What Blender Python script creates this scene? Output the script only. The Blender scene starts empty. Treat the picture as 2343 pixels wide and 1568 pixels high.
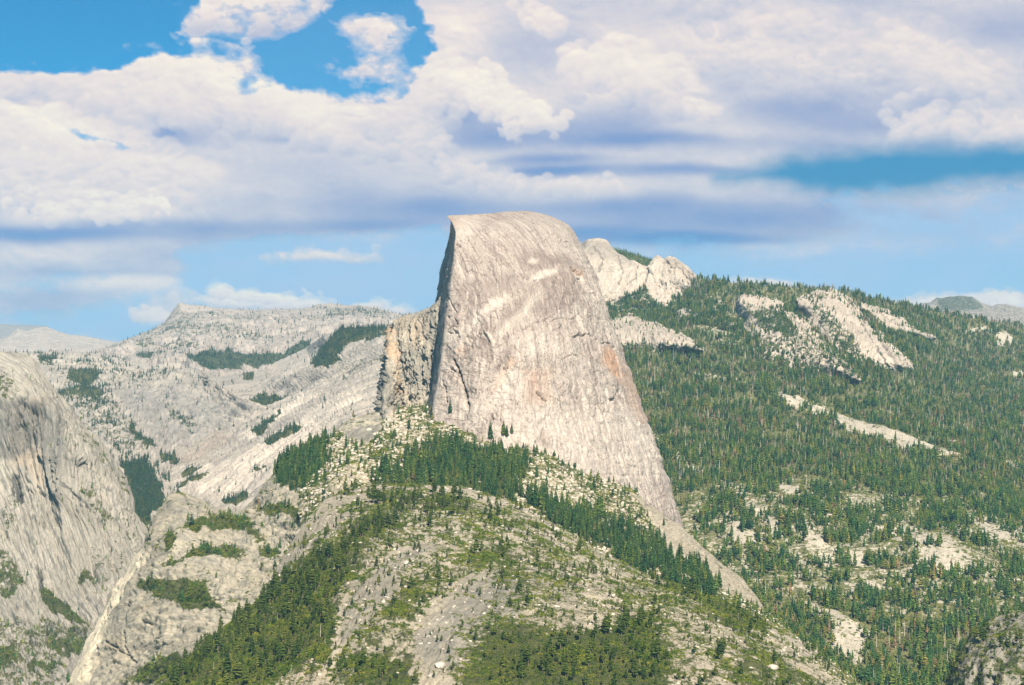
import bpy, math, random
import numpy as np
from mathutils import Vector, Matrix
from mathutils.bvhtree import BVHTree

random.seed(7); rng = np.random.default_rng(7)
S = bpy.context.scene
# ------------------------------------------------------------------ camera
F = 4647.0; CX = 1171.5; CY = 784.0; W0 = 2343.0
PITCH = math.radians(1.906)
cam_d = bpy.data.cameras.new('camera'); cam = bpy.data.objects.new('camera', cam_d)
S.collection.objects.link(cam)
cam_d.sensor_width = 36; cam_d.lens = 36*F/W0; cam_d.clip_start = 1; cam_d.clip_end = 300000
cam.location = (0, 0, 0); cam.rotation_euler = (math.radians(90)+PITCH, 0, 0)
S.camera = cam
# ------------------------------------------------------------------ light
EXPO = 1.36
SUN_EL, SUN_AZ = 40.0, 167.0      # azimuth clockwise from the view direction (+Y)
S.view_settings.view_transform = 'Standard'; S.view_settings.look = 'None'
S.view_settings.exposure = EXPO; S.view_settings.gamma = 1
S.view_settings.use_curve_mapping = False
world = bpy.data.worlds.new('World'); S.world = world; world.use_nodes = True
wn = world.node_tree; wn.nodes.clear()
sky = wn.nodes.new('ShaderNodeTexSky'); sky.sky_type = 'NISHITA'; sky.sun_disc = False
sky.sun_elevation = math.radians(SUN_EL); sky.sun_rotation = math.radians(SUN_AZ)
sky.altitude = 2200; sky.air_density = 1.0; sky.dust_density = 0.3; sky.ozone_density = 1.5
tint = wn.nodes.new('ShaderNodeMix'); tint.data_type = 'RGBA'; tint.blend_type = 'MULTIPLY'
tint.inputs[0].default_value = 1; tint.inputs[7].default_value = (0.05, 0.52, 0.72, 1)
bgn = wn.nodes.new('ShaderNodeBackground'); bgn.inputs[1].default_value = 0.050
wo = wn.nodes.new('ShaderNodeOutputWorld')
wn.links.new(sky.outputs[0], tint.inputs[6]); wn.links.new(tint.outputs[2], bgn.inputs[0])
wn.links.new(bgn.outputs[0], wo.inputs[0])
sd = bpy.data.lights.new('sun', 'SUN'); sd.energy = 4.3; sd.angle = math.radians(0.5); sd.color = (1, 0.905, 0.755)
sun = bpy.data.objects.new('sun', sd); S.collection.objects.link(sun)
a_, e_ = math.radians(SUN_AZ), math.radians(SUN_EL)
SUNV = Vector((math.sin(a_)*math.cos(e_), math.cos(a_)*math.cos(e_), math.sin(e_)))
sun.rotation_euler = SUNV.to_track_quat('Z', 'Y').to_euler()
S.cycles.max_bounces = 5; S.cycles.diffuse_bounces = 2; S.cycles.transparent_max_bounces = 8
S.cycles.volume_bounces = 0; S.cycles.caustics_reflective = False; S.cycles.caustics_refractive = False

# ------------------------------------------------------------------ helpers
cp, sp = math.cos(PITCH), math.sin(PITCH)
def unproj(vx, vy, D):
    """picture direction -> world point whose distance along +Y is D"""
    u = (np.asarray(vx, float)-CX)/F; w = (CY-np.asarray(vy, float))/F
    y = cp - w*sp; z = sp + w*cp
    k = np.asarray(D, float)/y
    return np.stack([u*k, y*k, z*k], -1)
def proj(P):
    P = np.asarray(P, float)
    d = P[..., 1]*cp + P[..., 2]*sp; h = -P[..., 1]*sp + P[..., 2]*cp
    return CX+F*P[..., 0]/d, CY-F*h/d
_r = np.random.default_rng(3)
_perm = _r.permutation(4096).astype(np.int64)
_g = _r.normal(size=(4096, 3)).astype(np.float32); _g /= np.linalg.norm(_g, axis=1)[:, None]
def perlin(P):
    P = np.asarray(P, np.float64); I = np.floor(P).astype(np.int64); f = (P-I).astype(np.float32)
    w = f*f*f*(f*(f*6-15)+10)
    out = 0
    hx = [_perm[(I[..., 0]+i) & 4095] for i in (0, 1)]
    for i in (0, 1):
        for j in (0, 1):
            hy = _perm[(hx[i]+I[..., 1]+j) & 4095]
            for k in (0, 1):
                g = _g[_perm[(hy+I[..., 2]+k) & 4095]]
                d = g[..., 0]*(f[..., 0]-i)+g[..., 1]*(f[..., 1]-j)+g[..., 2]*(f[..., 2]-k)
                ww = (w[..., 0] if i else 1-w[..., 0])*(w[..., 1] if j else 1-w[..., 1])*(w[..., 2] if k else 1-w[..., 2])
                out = out+d*ww
    return out*1.5
def fbm(P, octv=5, gain=0.5, lac=2.03, ridged=False):
    s = 0; a = 1.0; t = 0; P = np.asarray(P, float)
    for o in range(octv):
        n = perlin(P+o*17.3)
        if ridged: n = 1-2*np.abs(n)
        s = s+a*n; t += a; a *= gain; P = P*lac
    return s/t
def sstep(a, b, x):
    t = np.clip((x-a)/(b-a), 0, 1); return t*t*(3-2*t)
def crom(pts, ts):
    """Catmull-Rom through pts (chord parameter), evaluated at ts in 0..1"""
    pts = np.asarray(pts, float)
    d = np.hypot(np.diff(pts[:, 0]), np.diff(pts[:, 1])); d = np.maximum(d, 1e-3)
    c = np.concatenate([[0], np.cumsum(d)]); c /= c[-1]
    i = np.clip(np.searchsorted(c, ts, side='right')-1, 0, len(pts)-2)
    h = c[i+1]-c[i]; t = (ts-c[i])/h
    m = np.gradient(pts, c, axis=0)
    t = t[:, None]; h = h[:, None]
    return (2*t**3-3*t**2+1)*pts[i]+(t**3-2*t**2+t)*h*m[i]+(-2*t**3+3*t**2)*pts[i+1]+(t**3-t**2)*h*m[i+1]
def lin(pts, ts):
    pts = np.asarray(pts, float)
    d = np.hypot(np.diff(pts[:, 0]), np.diff(pts[:, 1])); c = np.concatenate([[0], np.cumsum(d)]); c /= c[-1]
    return np.stack([np.interp(ts, c, pts[:, k]) for k in range(pts.shape[1])], -1)
def seg_dist(x, y, poly, closed):
    n = len(poly); best = np.full(x.shape, 1e9)
    for i in range(n if closed else n-1):
        ax, ay = poly[i][:2]; bx, by = poly[(i+1) % n][:2]
        ex, ey = bx-ax, by-ay; L = ex*ex+ey*ey+1e-9
        t = np.clip(((x-ax)*ex+(y-ay)*ey)/L, 0, 1)
        best = np.minimum(best, np.hypot(x-ax-t*ex, y-ay-t*ey))
    return best
def sdf(x, y, poly):
    """signed distance, positive inside"""
    inside = np.zeros(x.shape, bool); n = len(poly)
    for i in range(n):
        ax, ay = poly[i]; bx, by = poly[(i+1) % n]
        if ay == by: continue
        c = ((ay > y) != (by > y)) & (x < (bx-ax)*(y-ay)/(by-ay)+ax)
        inside ^= c
    d = seg_dist(x, y, poly, True)
    return np.where(inside, d, -d)
def cc(ox, oy, s, pts):            # coordinates read off an enlarged crop -> picture coordinates
    return [(ox+p[0]/s, oy+p[1]/s)+tuple(p[2:]) for p in pts]
c1 = lambda p: cc(820.1, 429.6, 2.868, p)
c2 = lambda p: cc(0, 663.9, 2.5, p)
c3 = lambda p: cc(1327.7, 507.7, 2.3077, p)
c4 = lambda p: cc(546.7, 898.1, 2.34, p)
c5 = lambda p: cc(1405.8, 976.3, 2.5, p)
c6 = lambda p: cc(0, 1015.3, 2.8354, p)
def meta(o, label, cat, kind=None, group=None):
    o['label'] = label; o['category'] = cat
    if kind: o['kind'] = kind
    if group: o['group'] = group
    return o
def link(o): S.collection.objects.link(o); return o

# ------------------------------------------------------------------ materials
def N(nt, t, **kw):
    n = nt.nodes.new(t)
    for k, v in kw.items():
        if k.startswith('i'): n.inputs[int(k[1:])].default_value = v
        else: setattr(n, k, v)
    return n
def ramp(nt, src, stops):
    r = nt.nodes.new('ShaderNodeValToRGB'); e = r.color_ramp.elements
    while len(e) < len(stops): e.new(0.5)
    for el, (p, c) in zip(e, stops):
        el.position = p; el.color = (c, c, c, 1) if isinstance(c, (int, float)) else (*c, 1)
    nt.links.new(src, r.inputs[0]); return r.outputs[0]
def mixc(nt, fac, a, b, mode='MIX'):
    m = nt.nodes.new('ShaderNodeMix'); m.data_type = 'RGBA'; m.blend_type = mode
    for s, i in ((fac, 0), (a, 6), (b, 7)):
        if isinstance(s, (int, float)): m.inputs[i].default_value = s
        elif isinstance(s, tuple): m.inputs[i].default_value = (*s, 1)
        else: nt.links.new(s, m.inputs[i])
    return m.outputs[2]
def math_(nt, op, a, b=None, clamp=False):
    m = nt.nodes.new('ShaderNodeMath'); m.operation = op; m.use_clamp = clamp
    for s, i in ((a, 0), (b, 1)):
        if s is None: continue
        if isinstance(s, (int, float)): m.inputs[i].default_value = s
        else: nt.links.new(s, m.inputs[i])
    return m.outputs[0]
def noise(nt, vec, scale, det=4, rough=.55, dist=0):
    n = N(nt, 'ShaderNodeTexNoise'); n.inputs['Scale'].default_value = scale; n.inputs['Detail'].default_value = det
    n.inputs['Roughness'].default_value = rough; n.inputs['Distortion'].default_value = dist
    nt.links.new(vec, n.inputs['Vector']); return n.outputs[0]
def scaled(nt, vec, s, rot=(0, 0, 0)):
    m = N(nt, 'ShaderNodeMapping'); m.inputs['Scale'].default_value = s; m.inputs['Rotation'].default_value = rot
    nt.links.new(vec, m.inputs['Vector']); return m.outputs[0]
def granite(name, base=(.45, .41, .36), light=(.56, .52, .46), stain=(.20, .19, .185), warm=(.50, .31, .19),
            streak=(40, 260), sk=.5, fine=9.0, bump=1.0, soil=(.088, .088, .032), blot=.5, fleck=.85, diag=0):
    """flow attribute = metres across / metres down the slope; 'warm','dark','veg' attributes are stains, groove darkening and ground cover"""
    base, light, stain, warm = [tuple(c*.84 for c in q) for q in (base, light, stain, warm)]
    m = bpy.data.materials.new(name); m.use_nodes = True; nt = m.node_tree; nt.nodes.clear()
    at = lambda n: N(nt, 'ShaderNodeAttribute', attribute_name=n)
    flow = at('flow').outputs['Vector']; geo = N(nt, 'ShaderNodeNewGeometry'); pos = geo.outputs['Position']
    st = noise(nt, scaled(nt, flow, (1/streak[0], 1/streak[1], 1)), 1, 7, .68, .35)
    st2 = noise(nt, scaled(nt, flow, (1/(streak[0]*.22), 1/(streak[1]*.35), 1), ), 1, 5, .7, .2)
    bl = noise(nt, pos, 1/170, 6, .62, .6)
    fi = noise(nt, pos, 1/fine, 5, .7)
    col = mixc(nt, ramp(nt, bl, [(.36, 0), (.64, 1)]), base, light)
    s1 = ramp(nt, st, [(.50-.03, 0), (.70, 1)])
    col = mixc(nt, math_(nt, 'MULTIPLY', s1, sk), col, stain)
    s2 = ramp(nt, st2, [(.52, 0), (.72, 1)])
    col = mixc(nt, math_(nt, 'MULTIPLY', s2, sk*.75), col, stain)
    if diag:
        dg = noise(nt, scaled(nt, flow, (1/11, 1/90, 1), (0, 0, math.radians(-38))), 1, 7, .72, 1.0)
        zone = ramp(nt, noise(nt, pos, 1/230, 3, .5), [(.36, 0), (.56, 1)])
        col = mixc(nt, math_(nt, 'MULTIPLY', math_(nt, 'MULTIPLY', ramp(nt, dg, [(.50, 0), (.62, 1)]), zone), diag), col, stain)
        col = mixc(nt, math_(nt, 'MULTIPLY', math_(nt, 'MULTIPLY', ramp(nt, dg, [(.36, 1), (.47, 0)]), zone), diag*.8), col, light)
        ex = noise(nt, scaled(nt, flow, (1/60, 1/34, 1)), 1, 5, .6, 1.6)
        ex = math_(nt, 'ABSOLUTE', math_(nt, 'SUBTRACT', ex, .5))
        col = mixc(nt, ramp(nt, ex, [(.005, .9), (.016, 0)]), col, tuple(c*.6 for c in stain))
    l2 = ramp(nt, st2, [(.30, 1), (.44, 0)])
    col = mixc(nt, math_(nt, 'MULTIPLY', l2, .4), col, light)
    # warm stain, grey lichen and groove darkening, edges broken by noise
    w = math_(nt, 'MULTIPLY', at('warm').outputs['Fac'], ramp(nt, st, [(.35, .25), (.6, 1)]))
    col = mixc(nt, w, col, warm)
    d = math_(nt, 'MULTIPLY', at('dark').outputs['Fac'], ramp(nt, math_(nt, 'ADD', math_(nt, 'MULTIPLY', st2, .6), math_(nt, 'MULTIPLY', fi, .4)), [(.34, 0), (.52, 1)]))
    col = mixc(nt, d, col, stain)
    pl = math_(nt, 'MULTIPLY', at('pale').outputs['Fac'], ramp(nt, st2, [(.40, 1), (.70, .55)]))
    col = mixc(nt, pl, col, tuple(min(c*1.12, .7) for c in light))
    # speckle
    col = mixc(nt, .75, col, ramp(nt, fi, [(.3, .55), (.5, .96), (.72, 1.2)]), 'MULTIPLY')
    fk = noise(nt, scaled(nt, flow, (1/(fine*1.1), 1/(fine*.6), 1)), 1, 6, .8, .4)
    fm_ = noise(nt, pos, 1/(fine*14), 4, .6)
    fk = ramp(nt, math_(nt, 'ADD', fk, math_(nt, 'MULTIPLY', math_(nt, 'SUBTRACT', fm_, .5), .5)), [(.585, 0), (.66, fleck)])
    col = mixc(nt, fk, col, tuple(c*.38 for c in base))
    # ground cover
    vg = math_(nt, 'ADD', at('veg').outputs['Fac'], math_(nt, 'MULTIPLY', math_(nt, 'SUBTRACT', noise(nt, pos, 1/22, 6, .75), .5), 1.9))
    vg = ramp(nt, vg, [(.44, 0), (.56, 1)])
    gcol = mixc(nt, ramp(nt, noise(nt, pos, 1/13, 5, .7), [(.35, 0), (.65, 1)]), soil, tuple(c*f for c, f in zip(soil, (.30, .42, .38))))
    col = mixc(nt, vg, col, gcol)
    b = N(nt, 'ShaderNodeBsdfPrincipled'); b.inputs['Roughness'].default_value = .92
    b.inputs['Specular IOR Level'].default_value = .15
    nt.links.new(col, b.inputs['Base Color'])
    h = math_(nt, 'ADD', math_(nt, 'MULTIPLY', st, 1.0*streak[0]*.10), math_(nt, 'MULTIPLY', st2, streak[0]*.05))
    h = math_(nt, 'ADD', h, math_(nt, 'MULTIPLY', fi, fine*.30))
    bp = N(nt, 'ShaderNodeBump'); bp.inputs['Strength'].default_value = min(1, bump); bp.inputs['Distance'].default_value = max(1, bump)
    nt.links.new(h, bp.inputs['Height']); nt.links.new(bp.outputs[0], b.inputs['Normal'])
    o = N(nt, 'ShaderNodeOutputMaterial'); nt.links.new(b.outputs[0], o.inputs[0])
    return m
def foliage(name, stops):
    m = bpy.data.materials.new(name); m.use_nodes = True; nt = m.node_tree; nt.nodes.clear()
    oi = N(nt, 'ShaderNodeObjectInfo'); geo = N(nt, 'ShaderNodeNewGeometry')
    nz = noise(nt, geo.outputs['Position'], 1/55, 3, .6)
    f = math_(nt, 'ADD', math_(nt, 'MULTIPLY', oi.outputs['Random'], .75), math_(nt, 'MULTIPLY', math_(nt, 'SUBTRACT', nz, .37), 1.0))
    col = ramp(nt, f, stops)
    isl = geo.outputs['Random Per Island']
    col = mixc(nt, .9, col, ramp(nt, isl, [(0, .6), (.6, 1.0), (1, 1.5)]), 'MULTIPLY')
    d = N(nt, 'ShaderNodeBsdfDiffuse'); nt.links.new(col, d.inputs[0])
    t = N(nt, 'ShaderNodeBsdfTranslucent'); nt.links.new(col, t.inputs[0])
    mx = N(nt, 'ShaderNodeMixShader', i0=.25); nt.links.new(d.outputs[0], mx.inputs[1]); nt.links.new(t.outputs[0], mx.inputs[2])
    o = N(nt, 'ShaderNodeOutputMaterial'); nt.links.new(mx.outputs[0], o.inputs[0])
    return m
def plain(name, col, var=.3, sc=.6):
    m = bpy.data.materials.new(name); m.use_nodes = True; nt = m.node_tree
    b = nt.nodes['Principled BSDF']; b.inputs['Roughness'].default_value = .9
    geo = N(nt, 'ShaderNodeNewGeometry')
    c = mixc(nt, 1.0, col, ramp(nt, noise(nt, geo.outputs['Position'], sc, 4, .7), [(.3, 1-var), (.7, 1+var)]), 'MULTIPLY')
    nt.links.new(c, b.inputs['Base Color']); return m
M_FIR = foliage('fir_needles', [(.0, (.020, .074, .034)), (.25, (.048, .128, .042)), (.5, (.105, .188, .042)), (.78, (.20, .25, .048)), (.95, (.32, .28, .07)), (1, (.38, .23, .12))])
M_FIR2 = foliage('dark_fir_needles', [(.0, (.020, .066, .026)), (.35, (.045, .105, .032)), (.7, (.095, .155, .034)), (.95, (.18, .21, .045)), (1, (.24, .17, .08))])
M_PINE = foliage('pine_needles', [(.0, (.040, .080, .020)), (.5, (.092, .135, .024)), (.9, (.16, .185, .032)), (1, (.22, .21, .05))])
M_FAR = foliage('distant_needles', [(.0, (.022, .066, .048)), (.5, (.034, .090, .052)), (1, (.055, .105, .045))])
M_SHRUB = foliage('manzanita_leaves', [(.0, (.036, .082, .012)), (.35, (.095, .150, .018)), (.7, (.19, .22, .028)), (1, (.30, .27, .04))])
M_BARK = plain('bark', (.17, .13, .10)); M_DEAD = plain('dead_wood', (.48, .42, .36)); M_RUST = foliage('rusty_needles', [(0, (.22, .13, .08)), (1, (.30, .18, .10))])
M_ROCK = plain('boulder_granite', (.42, .37, .30), .35, .25)

# ------------------------------------------------------------------ landform builder
TREES = []      # (xyz array, kind)
LAND = {}
def regions(x, y, P, base, regs, wob=10, wl=45):
    """paint values over a slope: list of (polygon, value, softness)"""
    q = P/wl
    dx = fbm(q+3, 3)*wob; dy = fbm(q+31, 3)*wob*.7
    v = np.full(x.shape, float(base))
    for poly, val, soft in regs:
        m = sstep(-soft, soft, sdf(x+dx, y+dy, poly)); v = v*(1-m)+val*m
    return v
def grid_mesh(name, P, attrs, mat, flow=None):
    nv, nu = P.shape[:2]
    me = bpy.data.meshes.new(name); co = P.reshape(-1, 3).astype(np.float32)
    me.vertices.add(len(co)); me.vertices.foreach_set('co', co.ravel())
    i = np.arange(nv*nu).reshape(nv, nu)
    q = np.stack([i[:-1, :-1], i[1:, :-1], i[1:, 1:], i[:-1, 1:]], -1).reshape(-1, 4)
    me.loops.add(q.size); me.loops.foreach_set('vertex_index', q.ravel().astype(np.int32))
    me.polygons.add(len(q)); me.polygons.foreach_set('loop_start', np.arange(0, q.size, 4, dtype=np.int32))
    me.polygons.foreach_set('use_smooth', np.ones(len(q), bool))
    me.update(); me.validate()
    for k, v in attrs.items():
        a = me.attributes.new(k, 'FLOAT', 'POINT'); a.data.foreach_set('value', np.asarray(v, np.float32).ravel())
    if flow is not None:
        a = me.attributes.new('flow', 'FLOAT_VECTOR', 'POINT'); a.data.foreach_set('vector', flow.astype(np.float32).ravel())
    me.materials.append(mat)
    o = bpy.data.objects.new(name, me); link(o); return o
def normals(P):
    du = np.gradient(P, axis=1); dv = np.gradient(P, axis=0)
    n = np.cross(dv, du); n /= np.linalg.norm(n, axis=2)[..., None]+1e-9
    return n
def flowmap(P, skew=0.0):
    du = np.linalg.norm(np.diff(P, axis=1), axis=2); dv = np.linalg.norm(np.diff(P, axis=0), axis=2)
    u = np.concatenate([[0], np.cumsum(du.mean(0))]); v = np.concatenate([[0], np.cumsum(dv.mean(1))])
    U, V = np.meshgrid(u, v); U = U+skew*V
    return np.stack([U, V, np.zeros_like(U)], -1)
def relief(P, fl, amp, wl, stre=3.0, octv=7, ridge=.5, fine=.0):
    """displacement in metres: broad swells plus ribs running down the slope"""
    a = fbm(P/wl, octv, .52)
    q = np.stack([fl[..., 0]/(wl*.45), fl[..., 1]/(wl*.45*stre), fl[..., 2]+5.5], -1)
    w = perlin(P/(wl*.8))[..., None]*.35
    b = fbm(q+w, octv, .55, ridged=True)
    return amp*(a*(1-ridge)*1.6+b*ridge)
def crumple(P, amp, wl, vec=(1, 1, 1)):
    n = fbm(P/wl*np.array(vec), 4, .6, ridged=True); return amp*n
def grooves(x, y, lst, mpp):
    """cracks, ledges and carved shadow marks: (polyline, half width px, depth m, power). Returns depth field"""
    g = np.zeros(x.shape)
    for poly, w, dep in lst:
        xs = [p[0] for p in poly]; ys = [p[1] for p in poly]
        b = (x > min(xs)-4*w) & (x < max(xs)+4*w) & (y > min(ys)-4*w) & (y < max(ys)+4*w)
        if not b.any(): continue
        xb, yb = x[b], y[b]; q = np.stack([xb/9, yb/9, 0*xb+len(poly)], -1)
        d = seg_dist(xb+3.2*perlin(q)+1.6*perlin(q*2.7), yb+3.2*perlin(q+7)+1.6*perlin(q*2.7+4), poly, False)*1.15+1.2*w*np.clip(perlin(q*1.7+20), 0, 1)
        g[b] -= dep*np.exp(-(d/w)**2)
    return g
def back_rows(P, rows):
    """ground falling away behind the crest; rows = [(metres back, metres down)]"""
    out = []
    d = P[0]*[1, 1, 0]; d = d/np.linalg.norm(d, axis=1)[:, None]
    for k, (bk, dn) in enumerate(rows):
        out.append(P[0]+d*bk+np.array([0, 0, -dn]))
    return np.concatenate([np.array(out[::-1]), P], 0)
def loft(name, rows, nu, nv, mat, warm0=0, edgeback=0, pale=(), diag=0, crestw=.12, amp=12, wl=260, stre=3, ridge=.5, crest=.35, back=((40, 6), (140, 50), (400, 260), (900, 700)),
         warm=(), dark=(), veg=(), veg0=0, dark0=0, skew=0, linear0=True, cracks=(), extra=None, crum=(3, 26), label='', cat='hill', wob=10, veg_wl=45):
    ts = np.linspace(0, 1, nu)
    R = [(lin(r, ts) if (k == 0 and linear0) else crom(r, ts)) for k, r in enumerate(rows)]
    R = np.array(R)                                             # rows, nu, 3
    gap = np.array([np.hypot(*(R[k+1, :, :2]-R[k, :, :2]).T).mean() for k in range(len(R)-1)])
    c = np.concatenate([[0], np.cumsum(gap)]); c /= c[-1]
    tv = np.linspace(0, 1, nv)
    i = np.clip(np.searchsorted(c, tv, side='right')-1, 0, len(R)-2)
    h = (c[i+1]-c[i])[:, None, None]; t = ((tv-c[i])/(c[i+1]-c[i]))[:, None, None]
    m = np.gradient(R, c, axis=0) if len(R) > 2 else np.repeat((R[1:2]-R[0:1]), 2, 0)
    G = (2*t**3-3*t**2+1)*R[i]+(t**3-2*t**2+t)*h*m[i]+(-2*t**3+3*t**2)*R[i+1]+(t**3-t**2)*h*m[i+1]
    if edgeback:
        uu = ts[None, :]; vv = tv[:, None]
        G[..., 2] += edgeback*(np.exp(-uu/.05)+np.exp(-(1-uu)/.05)+0*vv)
    P = unproj(G[..., 0], G[..., 1], G[..., 2])
    vx, vy = G[..., 0].copy(), G[..., 1].copy()
    nb = len(back); P = back_rows(P, back)
    vx = np.concatenate([np.repeat(vx[:1], nb, 0), vx]); vy = np.concatenate([np.repeat(vy[:1], nb, 0), vy])
    fl = flowmap(P, skew); nn = normals(P)
    fade = np.concatenate([np.full(nb, crest), crest+(1-crest)*sstep(0, crestw, tv)])[:, None]
    dis = relief(P, fl, amp, wl, stre, 7, ridge)+crumple(P, *crum)
    if extra is not None: dis = dis+extra(vx, vy, P, fl)
    gr = grooves(vx, vy, cracks, 1)
    P = P+nn*((dis*fade+gr)[..., None])
    at = dict(warm=regions(vx, vy, P, warm0, warm, wob), dark=np.maximum(regions(vx, vy, P, dark0, dark, wob), np.clip(-gr/6, 0, 1)),  # groove depth also darkens the rock colour
              veg=regions(vx, vy, P, veg0, veg, wob, veg_wl))
    if len(pale): at['pale'] = regions(vx, vy, P, 0, pale, wob)
    o = grid_mesh(name, P, at, mat, fl)
    meta(o, label, cat, 'structure')
    LAND[name] = dict(P=P, vx=vx, vy=vy, veg=at['veg'], o=o, nb=nb, n=normals(P))
    return LAND[name]
def scatter(L, dens, kind, hmin, hmax, sink=.3, margin=60, slope=.0, skip_back=1, clump=0, seed=0):
    """dens: array (per m2) at the vertices. Random points on the quads of a landform."""
    P = L['P']; r = np.random.default_rng(seed+hash_name(L['o'].name))
    a = P[:-1, :-1]; b = P[1:, :-1]; c = P[1:, 1:]; d = P[:-1, 1:]
    area = (np.linalg.norm(np.cross(b-a, d-a), axis=2)+np.linalg.norm(np.cross(b-c, d-c), axis=2))*.5
    dn = (dens[:-1, :-1]+dens[1:, 1:])*.5
    dn = np.where(np.arange(P.shape[0]-1)[:, None] < L['nb']-skip_back, 0, dn)
    if slope: 
        nz = np.abs(L['n'][:-1, :-1, 2]); dn = dn*sstep(slope*.6, slope, nz)
    lam = area*np.clip(dn, 0, None)
    n = r.poisson(lam)
    I, J = np.nonzero(n); cnt = n[I, J]
    I = np.repeat(I, cnt); J = np.repeat(J, cnt)
    s = r.random(len(I))[:, None]; t = r.random(len(I))[:, None]
    p = (a[I, J]*(1-s)*(1-t)+b[I, J]*s*(1-t)+c[I, J]*s*t+d[I, J]*(1-s)*t)
    x, y = proj(p)
    ok = (x > -margin) & (x < W0+margin) & (y < 1568+margin) & (y > 380)
    p = p[ok]; h = hmin+(hmax-hmin)*r.random(len(p))**1.6
    p[:, 2] -= sink
    if kind in ('mixed', 'fir', 'pine', 'shrub'): h = h*np.clip(1+1.3*fbm(p/70+5, 3), .45, 1.5)
    TREES.append((kind, p, h, L['o'].name))
    return len(p)
def hash_name(s): return sum((i+1)*ord(c) for i, c in enumerate(s))

# ------------------------------------------------------------------ granite kinds
G_DOME = granite('dome_granite', (.49, .41, .35), (.62, .54, .46), (.20, .145, .125), (.60, .31, .16), (17, 85), .42, 5, 2.0, diag=.9, fleck=.5)
G_CLIFF = granite('cliff_granite', (.385, .33, .255), (.53, .465, .37), (.17, .165, .15), (.52, .34, .20), (9, 140), 1.0, 5, 2.2)
G_NEAR = granite('near_granite', (.45, .385, .275), (.60, .52, .39), (.16, .16, .145), (.50, .39, .26), (8, 75), .9, 3.2, 2.4)
G_SLAB = granite('slab_granite', (.42, .365, .305), (.58, .51, .43), (.20, .195, .19), (.46, .36, .27), (20, 220), .75, 7, 1.6)
G_FAR = granite('far_granite', (.44, .365, .30), (.60, .51, .43), (.20, .20, .21), (.46, .36, .28), (45, 130), .7, 14, 1.8, soil=(.09, .10, .055))
G_WOOD = granite('forest_soil', (.44, .39, .31), (.54, .48, .38), (.24, .22, .18), (.4, .3, .2), (18, 60), .5, 5, 1.2, soil=(.17, .155, .065))

G_LEFT = granite('left_cliff_granite', (.43, .385, .31), (.57, .515, .43), (.12, .118, .11), (.52, .38, .25), (8, 100), 1.0, 3.6, 2.6, soil=(.085, .085, .03))
def blocky(P, fl, amp, wl):
    n = 3.2*fbm(np.stack([fl[..., 0]/wl, fl[..., 1]/(wl*2.2), 0*fl[..., 0]+2.2], -1)+perlin(P/(wl*2))[..., None]*.6, 4, .5); k = np.floor(n)
    return amp*(k+sstep(.38, .62, n-k))
# ------------------------------------------------------------------ far range, left
loft('distant_mountain', [[(-160, 742, 27500), (0, 743, 27000), (50, 744, 27000), (105, 746, 27000), (118, 757, 27000), (200, 790, 27500), (330, 800, 28000)],
     [(-160, 800, 24500), (0, 800, 24500), (100, 805, 24500), (330, 830, 24500)]], 130, 20, G_FAR, amp=30, wl=2500, crest=.5, crum=(14, 300),
     dark0=.8, label='hazy blue flat-topped ridge on the far left horizon', cat='mountain')
loft('pale_mountain', [[(-160, 790, 22500), (0, 778, 22500), (16, 772, 22000), (40, 753, 22000), (60, 758, 22000), (84, 752, 22000), (108, 750, 22000), (160, 768, 22000), (176, 769, 22000), (224, 778, 21500), (248, 783, 21500), (330, 800, 21500)],
     [(-160, 800, 20500), (60, 793, 20000), (150, 795, 20000), (330, 812, 19500)],
     [(-160, 850, 17500), (100, 850, 17000), (330, 850, 17000)]], 200, 60, G_FAR, amp=60, wl=1500, crum=(16, 160), crest=.35,
     veg=[([(-100, 795), (300, 795), (300, 830), (-100, 830)], .22, 10)], label='pale bare peaks beyond the canyon, far left', cat='mountain')
C1 = c2([(570, 350), (650, 310), (760, 270), (870, 225), (940, 190), (1000, 110), (1030, 75), (1080, 88), (1160, 90), (1230, 105), (1380, 110), (1450, 115), (1560, 108), (1700, 110), (1780, 100), (1810, 85), (1900, 77), (1920, 86), (1938, 74), (1955, 88), (2050, 90), (2150, 100), (2230, 125), (2300, 145), (2400, 125), (2480, 90), (2600, 110)])
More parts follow.
